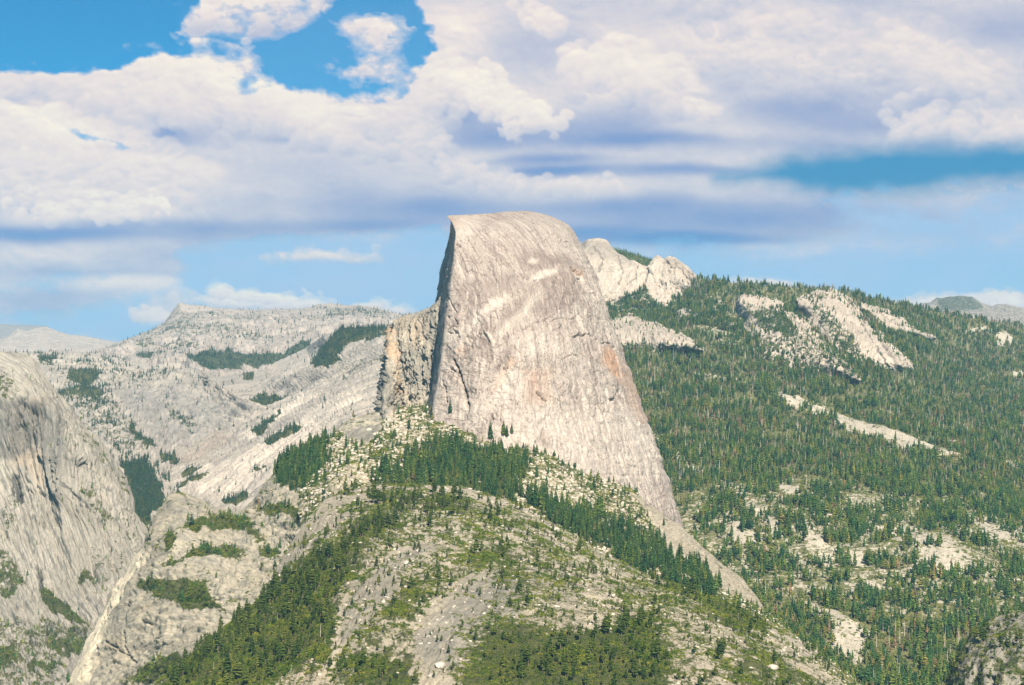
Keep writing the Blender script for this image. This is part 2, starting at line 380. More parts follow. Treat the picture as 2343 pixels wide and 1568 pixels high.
L1 = loft('ridge_mountain', [[(150, 812, 14500)]+[(x, y, 14700+120*math.sin(x/90)) for x, y in C1],
     [(150, 830, 13600), (300, 795, 13800), (400, 752, 14000), (520, 738, 14000), (700, 735, 13900), (860, 735, 13800), (1040, 720, 13800)],
     [(150, 842, 12700), (330, 812, 12700), (450, 790, 12800), (600, 775, 12800), (760, 760, 12800), (900, 752, 12800), (1040, 745, 12800)],
     [(150, 860, 11800), (340, 832, 11700), (480, 820, 11700), (600, 808, 11700), (740, 790, 11700), (900, 775, 11800), (1040, 770, 12000)],
     [(150, 900, 10500), (330, 870, 10300), (480, 880, 10000), (640, 870, 10000), (800, 830, 10200), (1040, 800, 10600)]],
     520, 230, G_FAR, amp=75, wl=520, stre=1.8, crum=(16, 75), crest=.08, crestw=.4, skew=-.6, dark0=.38, extra=lambda vx, vy, P, fl: blocky(P, fl, 26, 240), veg_wl=240, wob=16,
     veg=[(c2([(1000, 120), (1230, 105), (1450, 150), (1300, 170), (1120, 150), (1080, 220), (1230, 260), (1000, 260), (850, 260), (930, 200), (1010, 190)]), .44, 6),
          (c2([(1240, 130), (1700, 140), (2250, 150), (2250, 200), (1800, 190), (1500, 230), (1250, 170)]), .34, 6),
          (c2([(1800, 100), (2200, 110), (2230, 150), (1900, 150)]), .44, 5),
          (c2([(800, 240), (1250, 230), (1600, 300), (1450, 330), (1100, 290), (800, 270)]), .40, 5),
          (c2([(740, 405), (900, 395), (1040, 400), (1300, 415), (1560, 415), (1800, 340), (1800, 400), (1550, 470), (1200, 500), (1120, 470), (1000, 425), (860, 440)]), .95, 4),
          (c2([(780, 330), (1180, 330), (1100, 360), (780, 365)]), .5, 4)],
     dark=[(c2([(700, 280), (2300, 160), (2300, 420), (700, 420)]), .25, 30)],
     label='long bare granite range with a pointed summit on its left, speckled with trees', cat='mountain')
# middle left dome country above the canyon
L2 = loft('dome_hill', [[(-60, 815, 10600)]+cc(0, 663.9, 2.5, [(0, 360, 10500), (180, 356, 10500), (400, 355, 10500), (500, 362, 10400), (620, 385, 10300), (740, 412, 10200), (860, 436, 10000), (900, 424, 9900), (970, 413, 9800), (1030, 420, 9700), (1120, 458, 10200), (1200, 490, 9000), (1260, 540, 8700), (1350, 600, 8300), (1410, 640, 8050), (1490, 672, 7850), (1560, 700, 7750)]),
     [(-60, 850, 9800), (60, 846, 9700), (160, 850, 9600), (260, 870, 9400), (360, 880, 9200), (440, 890, 8850), (520, 920, 8250), (580, 950, 7700), (640, 965, 7600)],
     [(-60, 900, 8900), (80, 900, 8800), (180, 910, 8700), (280, 930, 8500), (380, 945, 8200), (460, 965, 7800), (520, 985, 7500), (560, 1000, 7400)],
     [(-60, 960, 8200), (60, 960, 8200), (170, 970, 7900), (260, 1000, 7500), (330, 1030, 7300), (400, 1050, 7200), (450, 1050, 7200), (500, 1030, 7300)],
     [(-60, 1060, 7500), (120, 1060, 7400), (220, 1080, 7100), (300, 1120, 6800), (380, 1170, 6500), (430, 1160, 6600), (470, 1100, 6800)]],
     420, 260, G_SLAB, amp=55, wl=420, stre=1.8, crum=(14, 44), crest=.2, skew=.7, dark0=.38, extra=lambda vx, vy, P, fl: blocky(P, fl, 13, 110), veg_wl=110, wob=12,
     veg=[(c2([(-50, 350), (700, 350), (760, 430), (1100, 470), (1100, 560), (700, 620), (400, 640), (200, 420)]), .33, 14),
          (c2([(220, 400), (330, 390), (300, 440), (230, 450)]), .8, 4), (c2([(400, 500), (540, 470), (600, 520), (500, 560), (400, 540)]), .8, 5),
          (c2([(270, 590), (500, 590), (640, 640), (560, 660), (380, 640)]), .7, 5),
          (c2([(330, 640), (640, 660), (760, 780), (860, 930), (700, 960), (560, 860), (420, 740)]), .42, 8),
          (c2([(750, 760), (800, 850), (900, 900), (840, 920), (750, 830)]), .9, 5), (c2([(910, 940), (1030, 970), (1030, 1020), (930, 1000)]), 1, 4),
          (c2([(960, 700), (1150, 780), (1100, 850), (950, 760)]), .45, 6)],
     dark=[(c2([(640, 560), (1300, 640), (1180, 900), (950, 940), (700, 700)]), .75, 25), (c2([(860, 1), (1000, 1), (1000, 2)]), 0, 1)],
     pale=[(c2([(1030, 1050), (1150, 900), (1290, 850), (1210, 960), (1080, 1060)]), .9, 7), (c2([(860, 420), (1030, 415), (1180, 490), (1100, 500), (900, 450)]), .6, 6), (c2([(100, 350), (600, 380), (900, 470), (600, 520), (200, 450)]), .35, 14), (c2([(1200, 500), (1480, 670), (1300, 640)]), .5, 8)],
     warm=[(c2([(1030, 1000), (1250, 830), (1330, 860), (1100, 1000)]), .7, 8)],
     cracks=[(c2([(1160, 800), (1200, 792), (1250, 800), (1280, 812)]), 1.2, 14), (c2([(700, 560), (780, 620), (860, 700), (940, 800)]), 1.2, 8), (c2([(660, 970), (720, 955), (740, 970)]), 1.2, 14)],
     label='rounded granite domes dotted with trees, middle distance left of the big dome', cat='hill')
# sunlit slabs sweeping down into the canyon from the right
L3 = loft('slab_hill', [[(440, 870, 9700), (478, 863, 9600), (520, 862, 9500), (560, 855, 9500), (600, 850, 9400), (630, 832, 10200), (700, 797, 10200), (740, 769, 9200), (784, 752, 9000), (896, 751, 8900), (960, 745, 8800), (1060, 740, 8700)],
     [(470, 900, 9000), (540, 900, 8900), (600, 895, 8900), (660, 865, 8800), (740, 835, 8500), (800, 800, 8400), (880, 775, 8300), (1060, 765, 8200)],
     [(540, 935, 8300), (575, 925, 8300), (610, 932, 8300), (680, 905, 8100), (760, 872, 7900), (840, 840, 7700), (890, 815, 7600), (1060, 800, 7500)],
     [(425, 1060, 7000), (500, 1010, 7300), (570, 975, 7500), (640, 945, 7500), (740, 912, 7200), (820, 885, 7000), (900, 865, 6900), (1060, 850, 6800)],
     [(392, 1098, 6600), (440, 1075, 6650), (520, 1040, 6700), (600, 1010, 6600), (700, 975, 6500), (800, 940, 6300), (900, 920, 6200), (1060, 910, 6100)],
     [(380, 1130, 6300), (440, 1150, 6200), (520, 1130, 6050), (600, 1090, 6000), (700, 1050, 5900), (800, 1020, 5800), (900, 1000, 5700), (1060, 990, 5600)],
     [(380, 1200, 5900), (460, 1250, 5600), (560, 1230, 5500), (640, 1180, 5400), (740, 1130, 5300), (860, 1090, 5200), (1060, 1070, 5200)]],
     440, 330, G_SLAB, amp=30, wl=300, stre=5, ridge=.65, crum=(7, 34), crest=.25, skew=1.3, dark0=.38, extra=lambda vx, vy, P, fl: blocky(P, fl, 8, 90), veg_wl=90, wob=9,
     veg=[(c2([(1790, 440), (1850, 330), (1950, 213), (2320, 210), (2250, 290), (2010, 310), (1960, 370), (1890, 465)]), 1, 3),
          (c2([(1780, 430), (1900, 395), (1960, 400), (1900, 450), (1800, 455)]), .95, 3), (c2([(1560, 330), (1800, 280), (1700, 360), (1520, 400)]), .5, 6),
          (c2([(1400, 640), (1500, 635), (1700, 610), (1560, 665), (1480, 668)]), 1, 3), (c2([(1380, 480), (1450, 470), (1450, 530), (1390, 520)]), .7, 3),
          (c2([(1920, 460), (2200, 360), (2240, 420), (1950, 520)]), .40, 8), (c2([(2080, 250), (2230, 240), (2200, 290), (2080, 300)]), .6, 4),
          (c2([(1450, 830), (1600, 730), (1640, 700), (1560, 790), (1490, 855)]), .85, 3), (c2([(1520, 880), (1640, 830), (1760, 790), (1700, 830), (1540, 900)]), .85, 3),
          (c2([(1030, 1090), (1100, 1040), (1200, 1040), (1110, 1090)]), .8, 3), (c2([(1000, 1140), (1200, 1080), (1240, 1060), (1130, 1130), (1000, 1160)]), .85, 3),
          (c2([(1285, 1220), (1350, 1200), (1440, 1180), (1420, 1220), (1370, 1250), (1290, 1245)]), 1.1, 2), (c2([(1460, 1040), (1550, 1035), (1540, 1050), (1470, 1055)]), 1, 2)],
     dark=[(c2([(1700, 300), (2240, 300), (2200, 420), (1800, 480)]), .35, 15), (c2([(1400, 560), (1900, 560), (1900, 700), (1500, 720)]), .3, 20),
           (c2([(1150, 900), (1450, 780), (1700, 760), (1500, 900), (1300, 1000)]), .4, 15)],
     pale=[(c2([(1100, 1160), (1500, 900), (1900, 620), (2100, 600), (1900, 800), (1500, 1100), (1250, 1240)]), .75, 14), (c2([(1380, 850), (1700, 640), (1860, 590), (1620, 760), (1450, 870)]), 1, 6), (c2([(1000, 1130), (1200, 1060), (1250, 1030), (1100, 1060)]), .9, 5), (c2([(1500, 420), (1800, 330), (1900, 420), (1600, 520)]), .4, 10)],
     warm=[(c2([(1030, 1000), (1250, 830), (1350, 870), (1100, 1030)]), .75, 10)],
     cracks=[(c2([(1950, 600), (1800, 690), (1640, 770), (1400, 900), (1200, 1020)]), 1.3, 9), (c2([(1760, 620), (1560, 720), (1400, 800), (1280, 900), (1180, 1000), (1100, 1050)]), 1.4, 10),
             (c2([(1900, 760), (1700, 850), (1500, 940), (1300, 1060), (1100, 1150)]), 1.2, 8), (c2([(1380, 600), (1450, 560), (1560, 530), (1700, 500)]), 1.3, 12)],
     label='smooth sunlit granite slabs sweeping down to the canyon left of the big dome', cat='hill')
L4 = loft('canyon_floor_terrain', [[(255, 1000, 6900), (300, 1045, 6700), (340, 1050, 6700), (380, 1085, 6650), (420, 1110, 6600), (480, 1160, 6500)],
     [(250, 1060, 6300), (300, 1080, 6300), (350, 1100, 6250), (400, 1130, 6200), (480, 1200, 6100)],
     [(250, 1150, 5700), (310, 1160, 5700), (360, 1170, 5700), (400, 1190, 5700), (480, 1250, 5600)],
     [(250, 1300, 5100), (330, 1300, 5100), (400, 1300, 5100), (480, 1320, 5100)]], 110, 120, G_SLAB, amp=14, wl=260, crum=(4, 30), crest=.6,
     veg0=.25, veg=[(c2([(690, 1010), (720, 1000), (830, 985), (870, 1060), (930, 1200), (920, 1250), (840, 1300), (880, 1350), (760, 1350), (740, 1290), (770, 1270), (765, 1190), (720, 1060)]), 1.1, 4)],
     back=((60, 30), (200, 200)), label='dark forested floor of the narrow canyon between the cliffs', cat='canyon')
# near cliff on the left edge
ext5 = lambda vx, vy, P, fl: blocky(P, fl, 9, 48) -22*sstep(-6, 6, sdf(vx, vy, [(-200, 955), (0, 927), (18, 905), (48, 913), (70, 940), (112, 958), (138, 1000), (150, 1060), (150, 1160), (90, 1200), (-200, 1200)])) * sstep(1230, 1130, vy) + 16*fbm(np.stack([fl[..., 0]/26, fl[..., 1]/260, 0*vx], -1), 4, .6, ridged=True)*sstep(-8, 8, sdf(vx, vy, [(-200, 950), (18, 905), (112, 950), (150, 1040), (170, 1230), (60, 1250), (-200, 1250)])) + 30*np.exp(-((vx-(98+(vy-930)*.22))/20)**2)*sstep(920, 980, vy)*sstep(1330, 1200, vy)
L5 = loft('left_cliff_hill', [[(-140, 798, 5700)]+cc(0, 663.9, 2.5, [(0, 360, 5700), (100, 365, 5700), (170, 380, 5680), (200, 410, 5660), (260, 500, 5620), (330, 590, 5600), (400, 660, 5580), (450, 740, 5560), (500, 800, 5550), (560, 850, 5540), (620, 930, 5520), (700, 1050, 5500), (740, 1120, 5480), (765, 1200, 5450), (765, 1270, 5430), (840, 1380, 5380), (900, 1500, 5300)]),
     [(-140, 900, 5500), (0, 905, 5480), (50, 905, 5470), (110, 940, 5420), (160, 1020, 5350), (205, 1110, 5300), (250, 1180, 5250), (290, 1240, 5200), (330, 1290, 5150), (370, 1320, 5100)],
     [(-140, 1110, 5350), (0, 1110, 5340), (70, 1120, 5320), (140, 1170, 5230), (200, 1230, 5130), (260, 1290, 5050), (310, 1330, 4990), (360, 1370, 4950)],
     [(-140, 1330, 5000), (20, 1340, 4980), (100, 1360, 4930), (180, 1390, 4850), (250, 1410, 4780), (340, 1430, 4700)],
     [(-140, 1700, 4200), (60, 1700, 4200), (200, 1690, 4200), (330, 1680, 4200)]],
     330, 420, G_LEFT, amp=27, wl=230, stre=3.6, crum=(7, 24), crest=.18, skew=-.55, dark0=.32, ridge=.7, extra=ext5, veg_wl=60,
     veg=[(c2([(-100, 490), (60, 490), (120, 600), (60, 640), (-100, 640)]), .47, 8),
          (c2([(420, 760), (500, 800), (620, 960), (720, 1070), (760, 1190), (700, 1160), (560, 980), (430, 820)]), .42, 6),
          (c2([(400, 1060), (520, 1170), (640, 1300), (760, 1400), (760, 1480), (600, 1380), (480, 1240)]), .50, 8),
          (c6([(0, 320), (120, 320), (150, 600), (0, 700)]), .40, 14), (c6([(-200, 700), (50, 720), (180, 900), (80, 1050), (-200, 950)]), .55, 8),
          (c6([(500, 900), (590, 820), (700, 880), (640, 930), (520, 920)]), .7, 6), (c6([(250, 960), (330, 990), (440, 1080), (600, 1200), (560, 1240), (380, 1130), (260, 1040)]), .8, 6),
          (c6([(250, 1130), (600, 1250), (560, 1430), (380, 1430), (250, 1250)]), .52, 8), (c6([(420, 1370), (520, 1330), (530, 1420), (450, 1420)]), 1, 5),
          (c6([(-200, 1150), (260, 1180), (440, 1480), (400, 1700), (-200, 1700)]), .46, 14), (c6([(-100, 1400), (100, 1380), (110, 1470), (-100, 1500)]), 1, 5), (c6([(330, 1380), (350, 1330), (410, 1340), (400, 1400)]), 1, 4), (c6([(180, 1470), (360, 1450), (440, 1500), (200, 1500)]), .9, 4),
          (c6([(620, 560), (760, 700), (920, 640), (700, 500)]), .30, 8), (c6([(560, 680), (880, 740), (760, 900), (640, 1100), (600, 900)]), .33, 10)],
     dark=[(c2([(-100, 640), (60, 620), (250, 660), (330, 800), (330, 960), (200, 900), (60, 980), (-100, 980)]), .95, 10), (c2([(320, 640), (390, 1000), (400, 1300), (330, 1300), (300, 900)]), .8, 8),
           (c6([(380, 0), (470, 500), (440, 520), (370, 380)]), .6, 8), (c6([(0, 950), (300, 1100), (600, 1250), (600, 1600), (0, 1600)]), .42, 20), (c6([(430, 100), (520, 120), (560, 180), (420, 160)]), .7, 5)],
     warm=[(c2([(40, 640), (250, 640), (300, 900), (240, 1160), (150, 1000), (60, 1000)]), .55, 10)],
     cracks=[(c2([(48, 660), (44, 720), (40, 800)]), 2.2, 24), (c2([(95, 640), (98, 720), (95, 800)]), 2.0, 26), (c2([(88, 632), (140, 622)]), 3, 26), (c2([(135, 640), (140, 700)]), 1.8, 18), (c2([(185, 700), (190, 800), (188, 860)]), 1.6, 12),
             (c2([(210, 700), (222, 820)]), 1.6, 12), (c2([(245, 720), (260, 860)]), 1.6, 10), (c2([(85, 1060), (95, 1120), (115, 1200)]), 6, 42), (c2([(65, 1090), (75, 1180)]), 3, 24),  # widest one is a dark shadow, carved in and coloured dark
             (c2([(150, 1130), (190, 1160)]), 2.5, 20), (c2([(430, 1000), (455, 1010), (480, 1005), (490, 985)]), 3, 30), (c2([(380, 980), (420, 985)]), 2, 10),
             (c6([(262, 840), (268, 920), (280, 1000)]), 4, 40), (c6([(245, 800), (250, 840)]), 2, 20), (c2([(300, 600), (420, 730), (520, 900), (640, 1060)]), 1.5, 7),  # first one is a cliff shadow, carved as a slit and darkened
             (c2([(330, 870), (420, 960), (520, 1040), (640, 1190), (740, 1290)]), 1.6, 9), (c2([(340, 1050), (420, 1160), (520, 1290), (620, 1420)]), 2, 12), (c2([(280, 600), (330, 760), (350, 1000), (380, 1200)]), 2.4, 12)],
     label='tall streaked granite cliff at the left edge with sloping slabs below', cat='cliff')
# ------------------------------------------------------------------ right hand ranges
loft('blue_mountain', [cc(1327.7, 507.7, 2.3077, [(1600, 500, 17500), (1750, 457, 17500), (1800, 436, 17400), (1850, 430, 17400), (1885, 406, 17300), (1905, 408, 17300), (1950, 399, 17300), (2000, 396, 17200), (2040, 402, 17200), (2070, 402, 17200), (2120, 435, 17100), (2180, 452, 17000), (2200, 442, 17000), (2250, 441, 17000), (2300, 452, 17000), (2400, 475, 17000), (2650, 500, 17000)]),
     [(2000, 735, 15500), (2150, 715, 15600), (2250, 718, 15600), (2330, 722, 15500), (2480, 740, 15500)],
     [(2000, 800, 13500), (2200, 790, 13500), (2480, 800, 13500)]], 260, 80, G_FAR, amp=60, wl=900, crum=(16, 120), crest=.3,
     veg0=.42, veg=[(c3([(1870, 400), (2060, 400), (2130, 470), (1900, 490)]), .62, 5)], dark0=.4, warm=[(c3([(2100, 440), (2400, 440), (2400, 560), (2150, 520)]), .4, 8)], veg_wl=300,
     label='blue craggy peak on the far right horizon', cat='mountain')
PC = c3([(-180, 300, 9540), (-60, 180, 9490), (0, 118, 9440), (40, 95, 9390), (70, 90, 9390), (100, 88, 9390), (135, 96, 9380), (150, 108, 9380), (162, 128, 9370), (200, 166, 9350), (235, 186, 9340), (250, 200, 9330), (270, 206, 9330), (285, 204, 9320), (300, 214, 9320), (330, 232, 9290), (370, 242, 9280), (378, 214, 9270), (386, 190, 9270), (408, 178, 9270), (425, 184, 9270), (436, 208, 9270), (446, 196, 9260), (470, 183, 9260), (500, 190, 9250), (520, 205, 9240), (570, 240, 9190), (600, 275, 9150), (640, 320, 9070), (680, 360, 8990), (700, 405, 8930), (760, 470, 8840)])
L6b = loft('wooded_crest_hill', [c3([(120, 150, 10200), (180, 150, 10200), (220, 160, 10200), (300, 185, 10200), (370, 212, 10200), (420, 235, 10200), (520, 260, 10200)]), [(1370, 600, 10000), (1450, 610, 10000), (1560, 640, 10000)]],
     90, 14, G_WOOD, amp=6, wl=200, veg0=1, label='short wooded crest behind the pale double peak', cat='hill')
# the great forested slope
RT = [(1300, 710, 9250), (1480, 700, 9250), (1560, 668, 9150), (1600, 638, 8950), (1660, 646, 8800), (1720, 652, 8600), (1780, 656, 8600), (1860, 661, 8600), (1930, 668, 8700), (2000, 686, 8900), (2060, 698, 9100), (2150, 716, 9400), (2250, 734, 9800), (2343, 748, 10200), (2520, 775, 10800)]
def ext7(vx, vy, P, fl):
    g = 16*np.exp(-((vy-(862+np.clip(vx-1600, 0, 900)*.335))/9)**2)*sstep(1560, 1640, vx)
    for px, py, sx, sy, h in ((1915, 1465, 80, 60, 26), (2140, 1275, 110, 55, 26), (1810, 1215, 120, 40, 12), (1700, 1215, 50, 30, 14), (1560, 1045, 60, 30, 14), (2240, 1215, 90, 30, 14), (2320, 770, 60, 20, 22), (2150, 760, 90, 18, 18)):
        g = g+h*np.exp(-((vx-px)/sx)**2-((vy-py)/sy)**2)
    return g + 8*fbm(P/150, 4)
LEDGE = c3([(590, 815), (640, 815), (720, 815), (800, 830), (900, 868), (1000, 900), (1100, 938), (1250, 975), (1400, 1035), (1600, 1100), (1750, 1160), (1900, 1215), (2030, 1270), (2000, 1285), (1850, 1240), (1700, 1215), (1560, 1160), (1400, 1110), (1290, 1050), (1180, 1010), (1080, 995), (1040, 935), (960, 905), (880, 878), (760, 855), (640, 838)])
G_FAR2 = granite('pale_dome_granite', (.44, .37, .30), (.56, .48, .395), (.20, .17, .145), (.5, .36, .26), (16, 90), .5, 7, 1.2, soil=(.055, .07, .03))
L7 = loft('forest_slope_hill', [RT,
     [(1300, 760, 8300), (1500, 760, 8200), (1650, 745, 8100), (1800, 745, 8050), (1950, 750, 8100), (2070, 770, 8300), (2150, 785, 9000), (2250, 790, 9400), (2343, 800, 9600), (2520, 820, 10000)],
     [(1300, 850, 7500), (1500, 850, 7400), (1700, 845, 7350), (1900, 855, 7350), (2060, 870, 7500), (2160, 880, 8000), (2260, 885, 8200), (2343, 890, 8400), (2520, 900, 8600)],
     [(1300, 960, 6700), (1500, 955, 6600), (1700, 950, 6550), (1900, 965, 6550), (2100, 990, 6600), (2250, 1000, 6800), (2520, 1020, 7000)],
     [(1300, 1080, 5900), (1500, 1070, 5850), (1700, 1060, 5800), (1900, 1070, 5750), (2100, 1090, 5800), (2300, 1110, 5900), (2520, 1130, 6000)],
     [(1300, 1220, 5150), (1500, 1205, 5100), (1700, 1190, 5050), (1900, 1200, 5000), (2100, 1215, 5000), (2300, 1225, 5050), (2520, 1240, 5100)],
     [(1300, 1380, 4450), (1500, 1370, 4450), (1700, 1360, 4450), (1900, 1370, 4400), (2100, 1380, 4350), (2300, 1390, 4350), (2520, 1400, 4400)],
     [(1300, 1720, 3600), (1600, 1710, 3600), (1900, 1700, 3600), (2200, 1700, 3600), (2520, 1700, 3600)]],
     520, 460, G_WOOD, amp=26, wl=520, stre=1.4, crum=(3, 30), crest=.15, extra=ext7, veg0=.78, veg_wl=38, wob=16, back=((60, 6), (160, 40), (400, 160), (1000, 500)),
     veg=[([(1500, 1160), (1700, 1080), (2000, 1110), (2500, 1150), (2500, 1420), (1900, 1420), (1600, 1340)], .53, 50), (LEDGE, .24, 6),
          ([(1838, 1392), (1994, 1464), (1966, 1536), (1902, 1500), (1890, 1450)], .30, 7), ([(2006, 1216), (2086, 1212), (2166, 1248), (2242, 1328), (2146, 1336), (2086, 1276)], .30, 8),
          ([(2178, 1192), (2343, 1224), (2400, 1256), (2266, 1240)], .34, 7), ([(1630, 1200), (1678, 1200), (1734, 1252), (1694, 1252)], .22, 7),
          ([(1758, 1098), (1830, 1136), (1826, 1150), (1798, 1146), (1766, 1116)], .16, 4), ([(1694, 1152), (1782, 1192), (1778, 1248), (1720, 1188)], .34, 5),
          ([(1842, 1232), (1890, 1248), (1892, 1272), (1850, 1262)], .12, 5), ([(1942, 1278), (1984, 1288), (1970, 1312), (1945, 1300)], .06, 4), ([(1872, 1270), (1930, 1290), (1900, 1310)], .35, 5),
          (c5([(200, 45), (300, 100), (380, 150), (390, 205), (550, 290), (560, 320), (400, 260), (250, 130)]), 0.33, 7.2), (c5([(1900, 80), (1990, 120), (1860, 90)]), 0.22, 5.4),
          (c5([(2000, 170), (2090, 180), (2080, 200), (2010, 195)]), 0.22, 7.2), (c5([(1440, 920), (1500, 925), (1500, 960), (1450, 950)]), 0.16, 7.2), (c5([(1160, 770), (1220, 780), (1210, 820)]), 0.22, 7.2),
          (c5([(2100, 150), (2343, 200), (2343, 300), (2150, 260)]), 0.48, 14.4), (c5([(1040, 740), (1090, 760), (1060, 800)]), 0.25, 7.2),
          (c3([(2020, 590), (2100, 550), (2180, 570), (2160, 590), (2080, 580), (2050, 600)]), 0.22, 4.5), (c3([(2190, 600), (2230, 590), (2320, 660), (2200, 665)]), 0.25, 5.4), (c3([(2280, 795), (2400, 790), (2400, 820), (2290, 820)]), 0.18, 5.4),
          (c3([(690, 370), (760, 380), (860, 600), (880, 700), (700, 640), (560, 540), (520, 480)]), 0.52, 14.4), (c3([(800, 320), (850, 320), (850, 335), (800, 335)]), 0.29, 3.6)],
     label='broad conifer-covered mountainside filling the right of the view', cat='hill')
_LX, _LY, _LD = L7['vx'][L7['nb']:].ravel(), L7['vy'][L7['nb']:].ravel(), L7['P'][L7['nb']:, :, 1].ravel()
dl7 = lambda x, y: _LD[np.argmin((_LX-x)**2+(_LY-y)**2)]
L6 = loft('pale_peak_mountain', [PC,
     c3([(-180, 420, 9150), (0, 260, 9230), (100, 210, 9260), (200, 250, 9220), (300, 290, 9180), (400, 290, 9150), (480, 290, 9110), (560, 320, 9040), (640, 370, 8920), (720, 440, 8800), (790, 500, 8700)]),
     c3([(-180, 450, 9090), (0, 400, 9100), (120, 385, 9100), (250, 370, 9080), (380, 400, 9040), (500, 420, 8990), (620, 430, 8890), (720, 480, 8740), (820, 540, 8600)]),
     [(x, y, min(dl7(x, y)-25, 9050)) for x, y in c3([(-180, 520), (0, 500), (200, 480), (400, 480), (600, 490), (760, 540), (860, 590)])],
     [(x, y, dl7(x, y)+90) for x, y in c3([(-180, 600), (0, 590), (200, 560), (400, 560), (600, 570), (760, 600), (860, 640)])]], 330, 220, G_FAR2, amp=24, wl=380, stre=3, crum=(9, 36), crest=.12, skew=.5, extra=lambda vx, vy, P, fl: blocky(P, fl, 9, 80), veg_wl=70, wob=8,
     veg=[(c3([(-300, 550), (100, 485), (190, 435), (260, 385), (340, 365), (400, 425), (470, 470), (540, 445), (620, 420), (690, 455), (720, 420), (900, 420), (900, 800), (-300, 800)]), .62, 4),
          (c3([(380, 420), (480, 440), (600, 520), (480, 500)]), .3, 6)],
     dark=[(c3([(0, 100), (180, 110), (300, 230), (360, 250), (200, 230), (40, 180)]), .6, 8), (c3([(380, 185), (500, 190), (620, 300), (600, 340), (520, 260), (440, 240)]), .5, 8)],
     warm=[(c3([(460, 200), (620, 300), (600, 330), (470, 250)]), .35, 8)],
     cracks=[(c3([(440, 200), (480, 250), (540, 270), (590, 320)]), 1.5, 20), (c3([(500, 240), (560, 260), (590, 290)]), 1.2, 14), (c3([(370, 250), (340, 330), (270, 400)]), 2.0, 14), (c3([(60, 130), (120, 200), (100, 280)]), 1.6, 12), (c3([(180, 170), (230, 260), (200, 340)]), 1.6, 12), (c3([(300, 240), (290, 300), (250, 340)]), 1.6, 12)],
     label='pale bare double-topped peak rising behind the big dome', cat='mountain')
def dome(name, top, low, lab, D1, D0, off=0, nu=150, nv=90, veg=(), veg0=.2, cracks=(), amp=14, D15=None, warm=()):
    mid = [( (a[0]+b[0])/2, (a[1]+b[1])/2) for a, b in zip(lin([(x, y) for x, y in top], np.linspace(0, 1, 9)), lin([(x, y) for x, y in low], np.linspace(0, 1, 9)))]
    LX, LY, LD = L7['vx'][L7['nb']:].ravel(), L7['vy'][L7['nb']:].ravel(), L7['P'][L7['nb']:, :, 1].ravel()
    dl = lambda x, y: LD[np.argmin((LX-x)**2+(LY-y)**2)]-off
    return loft(name, [[(x, y, dl(x, y)-30) for x, y in top], [(x, y, dl(x, y)-200) for x, y in mid], [(x, y, dl(x, y)-20+off) for x, y in low], [(x, y+5, dl(x, y+5)-6+off) for x, y in low]],
                nu, nv, G_FAR2, amp=amp, wl=170, stre=2.5, crum=(4, 22), crest=.18, veg=veg, veg0=veg0, veg_wl=50, back=((40, 8), (150, 90), (400, 300)), edgeback=45, extra=lambda vx, vy, P, fl: blocky(P, fl, 5, 45), label=lab, cat='dome', cracks=cracks, warm=warm)
D1 = dome('small_dome_hill', c3([(60, 560), (110, 530), (150, 500), (200, 460), (230, 451), (260, 453), (330, 490), (430, 540), (550, 600), (650, 665)]), c3([(60, 690), (150, 680), (250, 680), (400, 690), (520, 700), (650, 690)]),
          'low pale granite dome dotted with small trees, just right of the big dome', 7850, 7480, off=60, veg0=.22, veg=[(c3([(100, 650), (650, 650), (650, 720), (100, 720)]), .5, 5)])
D2 = dome('left_dome_hill', c3([(835, 400), (870, 381), (950, 385), (1040, 405), (1100, 450), (1160, 500), (1220, 550), (1300, 630), (1350, 680), (1480, 830)]), c3([(835, 440), (850, 520), (890, 620), (930, 690), (1060, 745), (1200, 790), (1330, 820), (1480, 850)]),
          'broad pale granite dome under the wooded ridge, left of the steeper one', 8020, 7620, veg0=.33, veg=[(c3([(900, 480), (1050, 470), (1120, 560), (1180, 650), (1060, 600), (950, 560)]), .62, 5), (c3([(900, 600), (1500, 640), (1500, 860), (900, 760)]), .46, 8), (c3([(840, 380), (1000, 390), (1250, 600), (1180, 560), (1050, 440), (850, 440)]), .1, 4)], nu=170, nv=120)
D3 = dome('steep_dome_hill', c3([(1150, 420), (1165, 395), (1230, 360), (1290, 345), (1330, 350), (1400, 385), (1450, 420), (1500, 470), (1550, 520), (1600, 570), (1640, 630), (1690, 700), (1745, 750)]), c3([(1160, 450), (1200, 520), (1290, 610), (1350, 690), (1430, 740), (1520, 770), (1620, 800), (1745, 800)]),
          'steep pale granite dome whose bare flank drops to the right', 7980, 7560, veg0=.2, veg=[(c3([(1200, 430), (1300, 470), (1450, 620), (1500, 740), (1400, 720), (1280, 560)]), .5, 6), (c3([(1180, 350), (1350, 350), (1300, 420), (1200, 430)]), .4, 4)],
          cracks=[(c3([(1480, 470), (1540, 560), (1600, 650), (1680, 760)]), 2.2, 22), (c3([(1420, 430), (1480, 540), (1560, 660), (1620, 760)]), 1.6, 14), (c3([(1390, 400), (1500, 520)]), 1.5, 10)], nu=190, nv=130, amp=18)
D4 = dome('right_dome_hill', c3([(1480, 440), (1500, 432), (1560, 445), (1620, 465), (1700, 510), (1750, 550), (1800, 590), (1870, 608)]), c3([(1480, 455), (1540, 520), (1600, 570), (1680, 595), (1760, 600), (1870, 618)]),
          'slim pale granite dome partly screened by forest, right of the steep one', 8400, 8050, veg0=.3, nu=110, nv=60)
